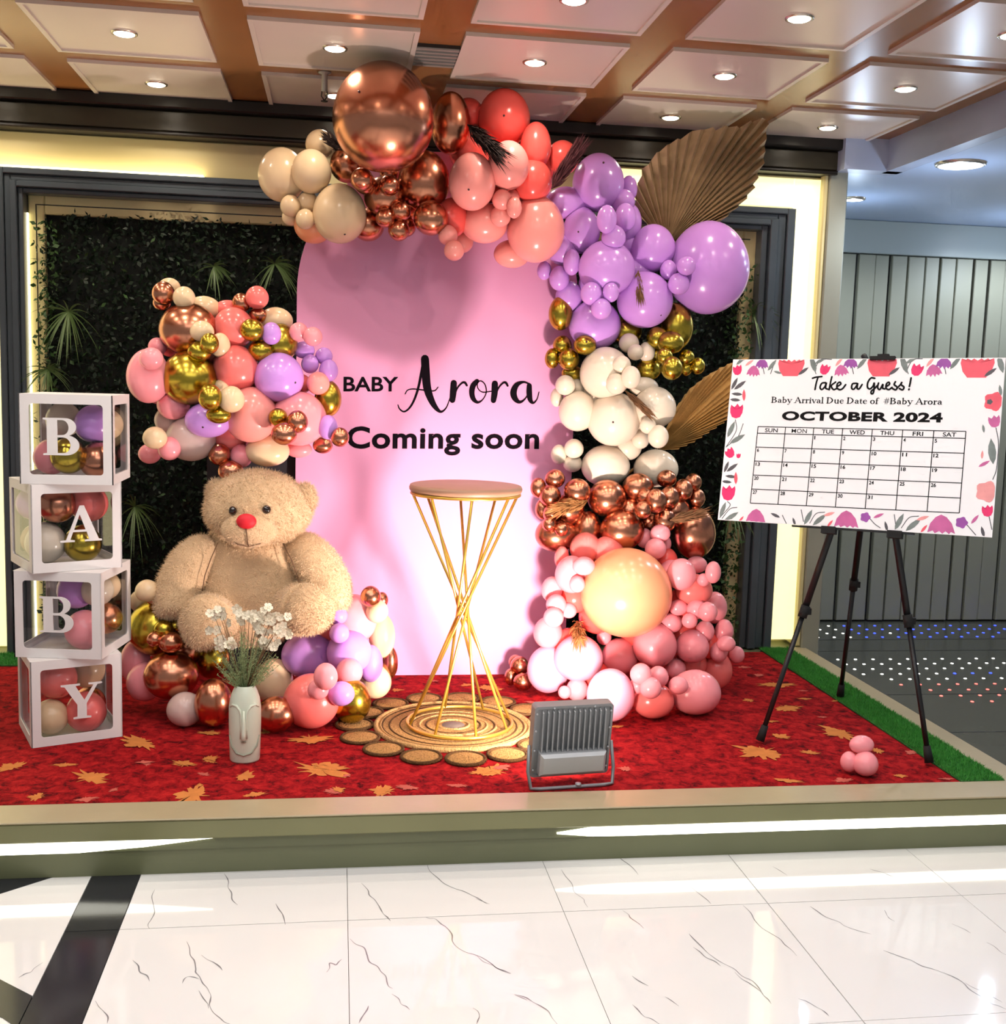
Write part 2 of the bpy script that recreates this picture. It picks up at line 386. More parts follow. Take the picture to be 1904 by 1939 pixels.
for i, x in enumerate(CX):
    for j, y in enumerate(CY):
        p = link('coffer_panel', me, None, ce, (x, y-0.002, CEIL)); link('panel_trim', rm, None, p)
        if i == 0: continue
        spot('downlight_beam', (x+PW/2, y-PD/2, CEIL-0.035), (x+PW/2, y-PD/2, 0), DOWN_W*(1.0 if j > 1 else 0.7), DOWN_C if j < 3 else (1.0, 0.98, 0.97), 150, 0.8, 0.025)
        if j > 3: continue
        t = empty('recessed_downlight', (x+PW/2, y-PD/2, CEIL-0.007))
        tag(t, 'round white recessed ceiling downlight, %s, %s' % (nth[i], rown[j]), 'downlight', 'recessed downlights in the coffers')
        link('lamp_disc', disc, None, t, (0, 0, -0.002)); link('trim_ring', rng_, None, t, (0, 0, -0.001))
# fascia down to the lobby ceiling, lobby
fa = MB().box(2.62, 2.70, 0.6, 5.36, LOBBY_CEIL, CEIL+0.1).box(2.40, 2.70, 5.30, 5.40, LOBBY_CEIL, CEIL+0.1).build('trim_1', M_fascia); tag(fa, 'fascia stepping down to the lobby ceiling', kind='structure')
lc = MB().box(2.701, 7.5, 0.6, 7.0, LOBBY_CEIL, LOBBY_CEIL+0.08).box(2.40, 2.701, 5.401, 7.0, LOBBY_CEIL, LOBBY_CEIL+0.08).build('ceiling_lobby', M_lobbyceil); tag(lc, 'pale lobby ceiling', kind='structure')
wl = MB().box(2.30, 7.5, 6.87, 7.0, 0, LOBBY_CEIL).build('wall_lobby', M_slatback); tag(wl, 'lobby wall clad in grey vertical slats', kind='structure')
MB().bbox(2.30, 7.5, 6.82, 6.87, 2.365, LOBBY_CEIL-.001, .004).build('top_band', M_lobbywall, wl)
x = 2.56; k = 0
slat_cache = {}
while x < 6.0:
    w = (0.108, 0.088, 0.098)[k % 3]; g = (0.020, 0.005, 0.022, 0.016, 0.005)[k % 5]; dep = (6.835, 6.842)[k % 2]
    if (w, dep) not in slat_cache:
        slat_cache[(w, dep)] = MB().bbox(0, w, dep, 6.87, 0.01, 2.36, .004).mesh('slat'); slat_cache[(w, dep)].materials.append(M_slat)
    link('slat', slat_cache[(w, dep)], None, wl, (x, 0, 0)); x += w+g; k += 1
MB().box(2.47, 2.56, 5.60, 6.87, 0, LOBBY_CEIL).build('side_return', M_pil, wb)
lf = MB().box(2.401, 7.5, 3.38, 6.87, -0.06, 0.0).build('floor_lobby', M_lobbyfloor); tag(lf, 'dark grey lobby dance floor with light dots', kind='structure')
M_seam = mat('lobby_seam', (40, 40, 38), 0.5)
for y in (4.55, 5.15, 6.05, 6.33): MB().box(2.402, 7.4, y, y+.008, -0.001, 0.0008).build('floor_seam', M_seam, lf)
dots = {'white': ((235, 235, 225), 5.0), 'blue': ((40, 60, 255), 6.0), 'red': ((255, 90, 80), 4.0)}
DB = {c: MB() for c in dots}
def dot(x, y, c): DB[c].lathe([(0.0, 0.0025), (0.007, 0.0022), (0.009, 0.0)], 8, (x, y, 0), cap=False)
for r in range(4):
    for q in range(16):
        x = 2.92+q*.105; y = 6.40+r*.105
        dot(x, y, 'white' if q < 3 or (q == 5 and r == 1) else 'blue')
for r in range(9):
    for q in range(16):
        x = 2.80+q*.105; y = 5.86-r*.105
        if x < 2.80+.05*max(0, r-3): continue
        dot(x, y, 'blue' if r == 3 and q > 4 else 'white' if r < 5 else 'red')
for c, (rgb, es) in dots.items():
    tag(DB[c].build('light_dots', mat('dot_'+c, rgb, 0.4, emit=rgb, es=es), lf), c+' light dots in the floor', kind='stuff')
for k, (p, r, w) in enumerate((((2.84, 5.02), 0.10, 12), ((2.82, 6.08), 0.05, 11), ((4.14, 6.25), 0.10, 17))):
    t = empty('lobby_ceiling_light', (p[0], p[1], LOBBY_CEIL))
    tag(t, ['large round white light in the lobby ceiling beside the fascia', 'small round light low over the pilaster edge in the lobby', 'round lobby ceiling light at the right edge'][k], 'ceiling light')
    MB().lathe([(0.0, -0.012), (r, -0.012), (r, 0.0)], 28, cap=False).build('diffuser', M_lobbylamp, t)
    MB().lathe([(r, -0.014), (r+.012, -0.010), (r+.014, 0.0)], 28, cap=False).build('rim', M_ring, t)
    l = bpy.data.lights.new('lobby_glow', 'POINT'); l.energy = w*.34; l.color = (0.62, 0.78, 1.0); l.shadow_soft_size = .03
    spot('lobby_beam', (p[0], p[1], LOBBY_CEIL-.05), (p[0], p[1], 0), w*1.5, (.84, .92, 1.0), 165, .5, .02)
    o = bpy.data.objects.new('lobby_beam', l); COL.objects.link(o); o.location = (p[0], p[1], LOBBY_CEIL-.30)

# ---- carpet with leaf print
def carpet_mat():
    m = bpy.data.materials.new('red_carpet'); m.use_nodes = True; nt = m.node_tree; N = nt.nodes; L = nt.links; b = N['Principled BSDF']
    b.inputs['Roughness'].default_value = 0.95; b.inputs['Specular IOR Level'].default_value = 0.1
    tc = N.new('ShaderNodeTexCoord')
    n1 = N.new('ShaderNodeTexNoise'); n1.inputs['Scale'].default_value = 24; n1.inputs['Detail'].default_value = 9; n1.inputs['Roughness'].default_value = .75; n1.inputs['Distortion'].default_value = .5
    L.new(tc.outputs['Object'], n1.inputs['Vector'])
    cr = N.new('ShaderNodeValToRGB'); e = cr.color_ramp.elements
    e[0].position = .36; e[0].color = S((62, 8, 12)); e[1].position = .66; e[1].color = S((190, 36, 36))
    k = cr.color_ramp.elements.new(.48); k.color = S((140, 16, 22))
    L.new(n1.outputs['Fac'], cr.inputs['Fac']); L.new(cr.outputs['Color'], b.inputs['Base Color'])
    n2 = N.new('ShaderNodeTexNoise'); n2.inputs['Scale'].default_value = 350; L.new(tc.outputs['Object'], n2.inputs['Vector'])
    bp = N.new('ShaderNodeBump'); bp.inputs['Strength'].default_value = .5; bp.inputs['Distance'].default_value = .004
    L.new(n2.outputs['Fac'], bp.inputs['Height']); L.new(bp.outputs['Normal'], b.inputs['Normal'])
    return m
carpet = MB().box(-4.0, 2.14, 3.475, 5.33, 0.172, STAGE).build('carpet', carpet_mat()); tag(carpet, 'red carpet with orange autumn leaf print covering the stage', 'carpet')
M_leafp = mat('leaf_print', (204, 128, 68), 0.95, vary=0.22, scale=30, bump=0.3, bscale=350, spec=0.1)
M_leafp2 = mat('leaf_print_pink', (196, 98, 84), 0.95, vary=0.22, scale=30, bump=0.3, bscale=350, spec=0.1)
MAPLE = [(0, -1.0), (.05, -.55), (.42, -.68), (.36, -.45), (.92, -.35), (.74, -.12), (1.0, .18), (.55, .16), (.62, .52), (.32, .38), (.24, .62), (.0, 1.0), (-.24, .62), (-.32, .38), (-.62, .52), (-.55, .16), (-1.0, .18), (-.74, -.12), (-.92, -.35), (-.36, -.45), (-.42, -.68), (-.05, -.55)]
LEAVES = [(-1.069,3.836,0.074),(-0.901,3.840,0.037),(-0.781,3.713,0.086),(-0.504,3.824,0.052),(-0.425,3.858,0.029),(-0.428,3.721,0.032),(-0.290,3.694,0.042),(-0.635,3.843,0.030),(-0.918,3.550,0.035),(-0.693,3.594,0.019),(-0.445,3.530,0.083),(-0.250,3.516,0.040),(-0.041,3.745,0.099),(0.002,3.536,0.036),(0.158,3.525,0.045),(0.231,3.558,0.032),(0.534,3.696,0.067),(0.405,3.559,0.032),(-0.430,3.619,0.018),(-0.761,3.475,0.034),(1.970,4.719,0.086),(2.053,4.620,0.023),(2.007,4.496,0.029),(1.878,4.360,0.071),(1.751,4.485,0.031),(1.932,5.030,0.028),(1.945,4.024,0.086),(1.701,4.001,0.040),(1.737,3.811,0.043),(1.543,3.822,0.097),(2.130,4.457,0.025),(1.971,4.233,0.021),(2.003,3.812,0.027),(2.122,3.788,0.027),(1.954,3.550,0.023),(1.729,3.522,0.035),(1.537,3.520,0.045),(2.108,3.511,0.026),(1.732,4.186,0.030),(1.949,4.883,0.027),(-0.007,3.757,0.063),(0.237,3.552,0.033),(0.149,3.514,0.043),(0.043,3.673,0.022),(0.493,3.677,0.034),(0.574,3.721,0.035),(0.262,4.701,0.032),(0.667,4.723,0.065),(0.382,4.683,0.028),(0.431,4.840,0.022),(1.089,4.151,0.026),(1.001,3.678,0.029),(0.016,3.545,0.027),(0.811,4.491,0.028),(0.570,4.767,0.029),(-0.695,4.055,0.100),(-0.088,4.058,0.078),(-0.638,3.844,0.031),(-0.421,3.873,0.034),(-0.506,3.828,0.045),(-0.455,4.154,0.036),(-0.247,4.162,0.037)]
lb = [MB(), MB()]
for k, (x, y, r) in enumerate(LEAVES):
    r *= 1.22
    if y - r*.9 < 3.48: y = 3.48 + r*.9 if r < .06 else y
    a = random.uniform(0, 2*PI); ca, sa = math.cos(a), math.sin(a)
    pts = []
    ax, ay = random.uniform(.75, 1.15), random.uniform(.45, .95); prev = None; MP = []
    for q, (u, v) in enumerate(MAPLE):  # ragged hand-drawn edge
        u2_, v2_ = MAPLE[(q+1) % len(MAPLE)]; j1 = random.uniform(.62, 1.12)
        MP += [(u*j1, v*j1), ((u+u2_)/2*random.uniform(.8, 1.15), (v+v2_)/2*random.uniform(.8, 1.15))]
    for u, v in MP:
        u *= r*ax; v *= r*ay
        pts.append((x+u*ca-v*sa, max(3.477, y+u*sa+v*ca), STAGE+.0010+.00004*k))
    cpt = (x, max(3.48, y), STAGE+.0010+.00004*k); n = len(pts)
    lb[0 if r > .045 else k % 2].add(pts+[cpt], [(i, (i+1) % n, n) for i in range(n)])
tag(lb[0].build('leaf_print', M_leafp, carpet), kind='stuff'); tag(lb[1].build('leaf_print', M_leafp2, carpet), kind='stuff')

# ---- artificial turf
M_turf = mat('turf_base', (44, 110, 44), 0.9, vary=0.3, scale=60, bump=.6, bscale=300)
M_blade = mat('turf_blade', (70, 150, 62), 0.8, vary=0.35, scale=40, spec=.2)
def turf(name, x0, x1, y0, y1, n, label, side=None):
    o = MB().box(x0, x1, y0, y1, STAGE+.0006, STAGE+.005).build(name, M_turf)
    tag(o, label, 'turf', kind=None)
    c = np.stack([RNG.uniform(x0, x1, n), RNG.uniform(y0, y1, n), np.full(n, STAGE+.003)], 1)
    a = RNG.uniform(0, 2*PI, n); w = .0016; d = np.stack([np.cos(a), np.sin(a), np.zeros(n)], 1)*w
    tip = c+np.stack([RNG.normal(0, .006, n), RNG.normal(0, .006, n), RNG.uniform(.008, .018, n)], 1)
    V = np.stack([c-d, c+d, tip], 1).reshape(-1, 3)
    m = bpy.data.meshes.new('turf_blades'); m.from_pydata(V.tolist(), [], np.arange(3*n).reshape(-1, 3).tolist())
    tag(link('turf_blades', m, M_blade, o), kind='stuff')
turf('turf_strip', 2.142, 2.303, 3.477, 5.385, 26000, 'green artificial turf strip along the right stage kerb')
turf('turf_strip', -2.4, -1.30, 5.16, 5.385, 9000, 'green artificial turf strip at the left wall foot')
#SPLIT
# ---- living green wall inside the frame: uncountable leaves, plus a few tufts that stand out
M_hedge = mat('hedge_back', (6, 12, 7), 0.9, vary=.4, scale=14)
M_leaf = mat('hedge_leaf', (14, 34, 16), 0.5, vary=.5, scale=9, spec=.35)
M_leaf2 = mat('hedge_leaf_light', (52, 82, 38), 0.5, vary=.4, scale=9, spec=.35)
hedge = MB().box(-1.335, 1.985, 5.54, 5.60, 0.18, 2.20).build('green_wall', M_hedge); tag(hedge, 'dark artificial plant wall set in the lit frame', 'plant wall')
def leaf_cloud(n, m, name, lo, hi, dens=None):
    c = np.stack([RNG.uniform(lo[0], hi[0], n), RNG.uniform(lo[1], hi[1], n), RNG.uniform(lo[2], hi[2], n)], 1)
    d = RNG.normal(0, 1, (n, 3)); d[:, 1] = -np.abs(d[:, 1])*.5; d /= np.linalg.norm(d, axis=1, keepdims=True)
    s = np.cross(d, RNG.normal(0, 1, (n, 3))); s /= np.linalg.norm(s, axis=1, keepdims=True)
    L = RNG.uniform(.012, .036, (n, 1)); w = L*RNG.uniform(.18, .34, (n, 1))
    nn = np.cross(d, s)
    V = np.stack([c, c+d*L*.45+s*w, c+d*L, c+d*L*.45-s*w, ], 1).reshape(-1, 3)
    k = np.arange(n)[:, None]*4
    F = np.concatenate([k+np.array([[0, 1, 2]]), k+np.array([[0, 2, 3]])])
    me = bpy.data.meshes.new(name); me.from_pydata(V.tolist(), [], F.tolist())
    o = link(name, me, m, hedge); tag(o, kind='stuff'); return o
leaf_cloud(40000, M_leaf, 'small_leaves', (-1.34, 5.46, .18), (1.99, 5.55, 2.205))
leaf_cloud(900, M_leaf2, 'lit_edge_leaves', (1.93, 5.42, .2), (2.035, 5.50, 2.10))  # LED glow on the edge foliage put into paler leaf colour
leaf_cloud(700, M_leaf2, 'lit_edge_leaves', (-1.37, 5.44, .2), (-1.28, 5.50, 2.15))  # paler leaves paint the LED glow along the left edge too
leaf_cloud(900, M_leaf2, 'pale_leaves', (-1.34, 5.44, .2), (1.99, 5.50, 2.18))
def blades(name, base, n, L, spread, m, droop=.5, w=.006, up_=.3, seed=1):
    r = random.Random(seed); mb = MB(); b = Vector(base)
    for i in range(n):
        a = r.gauss(-1.2+.5*(seed % 3), 1.15); d = Vector((math.cos(a)*spread, -r.uniform(.3, .9), math.sin(a)*spread+up_)).normalized(); l = L*r.uniform(.45, 1.25)
        side = d.cross(Vector((0, 1, .2))).normalized(); pts = []
        for k in range(6):
            t = k/5; p = b+d*l*t+Vector((0, 0, -droop*l*t*t)); ww = w*(1-t)**.7*(.5+min(1, t*4)*.5)
            pts += [p-side*ww, p+side*ww]
        mb.add(pts, [(2*k, 2*k+1, 2*k+3, 2*k+2) for k in range(5)])
    return mb
M_grassy = mat('spider_leaf', (88, 112, 62), .45, vary=.3, scale=6)
tufts = [((130, 590), .16, 'pale spider plant tuft on the left of the plant wall'), ((520, 500), .15, 'thin spider plant tuft left of the arch top'), ((255, 960), .15, 'grassy tuft beside the second letter box'), ((480, 885), .10, 'grassy tuft just over the bear head'), ((405, 505), .10, 'small wispy tuft high in the plant wall'), ((1425, 590), .12, 'bright grassy tuft under the big lilac balloon'), ((1385, 950), .13, 'grassy tuft left of the calendar sign'), ((90, 700), .12, 'grassy tuft over the top letter box')]
TP_ = [(-1.226,5.460,1.763),(-0.301,5.460,2.017),(-0.942,5.460,0.866),(-0.395,5.460,1.063),(-0.578,5.460,1.993),(2.040,5.460,1.885),(1.983,5.460,0.930),(-1.323,5.460,1.497)]
for k, (p, (_, L, lab)) in enumerate(zip(TP_, tufts)):
    o = blades('plant_tuft', (0, 0, 0), 34, L*1.15, .9, M_grassy, .55, .0045, .15, k).build('plant_tuft', M_grassy, None, p); tag(o, lab, 'plant', 'grassy tufts on the plant wall')

# ---- pink arch backdrop with lettering
M_pink = mat('pink_backdrop_print', (240, 166, 208), .55, vary=.03, scale=3)
M_ink = mat('dark_plum_ink', (14, 6, 16), .9, spec=.15)
def arch_poly(x0, x1, z0, zs, n=40):
    r = (x1-x0)/2; cx = (x0+x1)/2
    return [(x0, z0), (x1, z0)]+[(cx+r*math.cos(PI*i/n), zs+r*math.sin(PI*i/n)) for i in range(n+1)]
bd = empty('arch_backdrop', (0.43, 4.96, STAGE)); tag(bd, 'tall pink arch backdrop board reading BABY Arora Coming soon', 'backdrop')
def rel(mb, o): mb.v = [(x-o.location.x, y-o.location.y, z-o.location.z) for x, y, z in mb.v]; return mb
rel(MB().prism(arch_poly(-.180, 1.04, STAGE+.001, 1.86), 4.945, 4.975), bd).build('board', M_pink, bd)
BPL = lambda u, v: (u-bd.location.x, 4.9435-bd.location.y, v-bd.location.z)
A_ = [[(0.2567,1.3902,0.0042),(0.2648,1.3724,0.0061),(0.2843,1.3614,0.0073),(0.3070,1.3776,0.0085),(0.3269,1.4125,0.0097),(0.3440,1.4660,0.0109),(0.3565,1.5325,0.0121),(0.3673,1.5927,0.0157)],
[(0.3704,1.5928,0.0350),(0.3752,1.5330,0.0363),(0.3820,1.4731,0.0351),(0.3970,1.4252,0.0303),(0.4203,1.3847,0.0219),(0.4452,1.3648,0.0110),(0.4674,1.3817,0.0061),(0.4806,1.4154,0.0049),(0.4903,1.4459,0.0049)],
[(0.2877,1.4386,0.0042),(0.2983,1.4551,0.0048),(0.3259,1.4607,0.0054),(0.3854,1.4557,0.0055),(0.4157,1.4559,0.0055),(0.4306,1.4720,0.0042)],
[(0.4989,1.4914,0.0279),(0.4974,1.4521,0.0292),(0.4946,1.4169,0.0256)],[(0.4988,1.4219,0.0073),(0.5142,1.4677,0.0073),(0.5337,1.4918,0.0085),(0.5477,1.4946,0.0109),(0.5566,1.4828,0.0097)],
[(0.6008,1.5022,0.0207),(0.5842,1.4817,0.0244),(0.5795,1.4513,0.0244),(0.5876,1.4242,0.0207),(0.6076,1.4102,0.0110),(0.6294,1.4241,0.0055),(0.6433,1.4549,0.0055),(0.6375,1.4875,0.0055),(0.6192,1.5039,0.0055),(0.6041,1.4962,0.0049),(0.6060,1.4720,0.0049),(0.6267,1.4556,0.0049),(0.6697,1.4604,0.0049)],
[(0.6804,1.4935,0.0281),(0.6803,1.4540,0.0281),(0.6764,1.4205,0.0245)],[(0.6811,1.4267,0.0073),(0.6959,1.4727,0.0073),(0.7149,1.4969,0.0086),(0.7284,1.4998,0.0110),(0.7375,1.4866,0.0098)],
[(0.8358,1.4967,0.0074),(0.8076,1.5044,0.0098),(0.7782,1.4914,0.0220),(0.7644,1.4582,0.0294),(0.7740,1.4291,0.0245),(0.7967,1.4163,0.0123),(0.8222,1.4377,0.0061),(0.8348,1.4723,0.0061)],[(0.8342,1.4887,0.0233),(0.8353,1.4552,0.0258),(0.8413,1.4260,0.0209),(0.8554,1.4141,0.0098),(0.8710,1.4317,0.0055),(0.8787,1.4625,0.0043)]]
mb = MB()
for k, s_ in enumerate(A_): ribbon(mb, s_, plane=lambda u, v, k=k: (u-bd.location.x, 4.9438-.0001*k-bd.location.y, v-bd.location.z))
mb.build('script_lettering', M_ink, bd)
p0, p1, p2, p3, q0, q1, q2, q3 = [(0.021,4.944,1.442),(0.256,4.944,1.448),(0.020,4.944,1.505),(0.255,4.944,1.506),(0.038,4.944,1.194),(0.887,4.944,1.209),(0.037,4.944,1.292),(0.884,4.944,1.307)]
mb = MB(); text_fit(mb, 'BABY', p0[0], p1[0], p0[2], p2[2], BPL, bold=.022, slope=(p1[2]-p0[2])/(p1[0]-p0[0])); mb.build('baby_lettering', M_ink, bd)
mb = MB(); text_fit(mb, 'Coming soon', q0[0], q1[0], q0[2], q2[2], BPL, bold=.028, ref='Cox', slope=(q1[2]-q0[2])/(q1[0]-q0[0]), spacing=1.06); mb.build('coming_soon_lettering', M_ink, bd)
MB().box(-.10, -.06, 4.976, 5.30, STAGE, .20).box(-.10, -.06, 4.976, 5.0, STAGE, 1.7).box(.90, .94, 4.976, 5.30, STAGE, .20).build('back_strut', M_dark, bd, (-bd.location.x, -bd.location.y, -bd.location.z))
M_blackboard = mat('black_board', (26, 20, 30), .7)
bb = empty('backing_board', (-.33, 5.02, STAGE)); tag(bb, 'narrow black backing board behind the bear and left balloons', 'board')
rel(MB().prism(arch_poly(-.56, -.16, STAGE+.001, 1.50, 20), 5.0, 5.03), bb).build('board', M_blackboard, bb)
rel(MB().box(-.40, -.34, 5.031, 5.25, STAGE, .21), bb).build('foot', M_blackboard, bb)

# ---- balloons
BC = {'coral_reddened': (255, 96, 88), 'coral': (255, 124, 118), 'salmon': (255, 158, 150), 'cream': (240, 208, 166), 'peach': (255, 168, 122), 'lilac': (206, 148, 230), 'ivory': (234, 218, 196), 'mauve': (208, 178, 170), 'pink': (255, 156, 164), 'blush': (255, 174, 198)}  # reddened coral puts the red glow on the arch-top balloons into the colour
BM = {c: mat('latex_'+c, v, .22, vary=.015, scale=4, spec=.5, sss=0.0) for c, v in BC.items()}
BM['copper'] = mat('chrome_copper', (206, 138, 108), .24, metal=1.0, vary=.05, scale=6)
BM['gold'] = mat('chrome_gold', (190, 166, 62), .24, metal=1.0, vary=.05, scale=6)
M_tip = mat('balloon_tip', (70, 30, 40), .5)
def balloon_mesh(m, n=40, k=24):
    vs, fs = [], []
    for i in range(k+1):
        th = PI*i/k; z = math.cos(th); r = math.sin(th)*(1-.045*z-.03*z*z*(1 if z < 0 else 0))
        for j in range(n): a = 2*PI*j/n; vs.append((r*math.cos(a), r*math.sin(a), z))
    for i in range(k):
        for j in range(n): fs.append((i*n+j, (i+1)*n+j, (i+1)*n+(j+1) % n, i*n+(j+1) % n))
    me = bpy.data.meshes.new('balloon'); me.from_pydata(vs, [], fs); me.polygons.foreach_set('use_smooth', [True]*len(fs)); me.materials.append(m); return me
BMESH = {c: balloon_mesh(m) for c, m in BM.items()}
KN = {c: MB().lathe([(0.012, 0.0), (.03, -.03), (.055, -.05), (.07, -.11), (.10, -.17), (.085, -.18)], 10).mesh('knot') for c in BM}
for c in KN: KN[c].materials.append(BM[c])
GROUPS = {'T': 'balloons on top of the arch', 'L': 'lilac balloons of the garland', 'G': 'gold and ivory balloons of the garland', 'C': 'copper balloons of the garland', 'P': 'pink balloons at the garland base', 'U': 'copper balloons on the floor by the garland', 'K': 'balloon cluster above the bear', 'B': 'balloon pile around the bear', 'F': 'three pink balloons near the easel'}
def balloon(x, y, z, rx, rz, c, label, group, tilt=None, knot=True):
    o = bpy.data.objects.new('balloon', BMESH[c]); COL.objects.link(o)
    o.location = (x, y, z); ry = min(rx, rz)*1.0
    o.scale = (rx, ry, rz)
    tag(o, label, 'balloon', group)
    if knot:
        k = bpy.data.objects.new('knot', KN[c]); COL.objects.link(k); k.parent = o; k.location = (0, .86, -.52); k.rotation_euler = (math.radians(58), 0, 0)
    return o
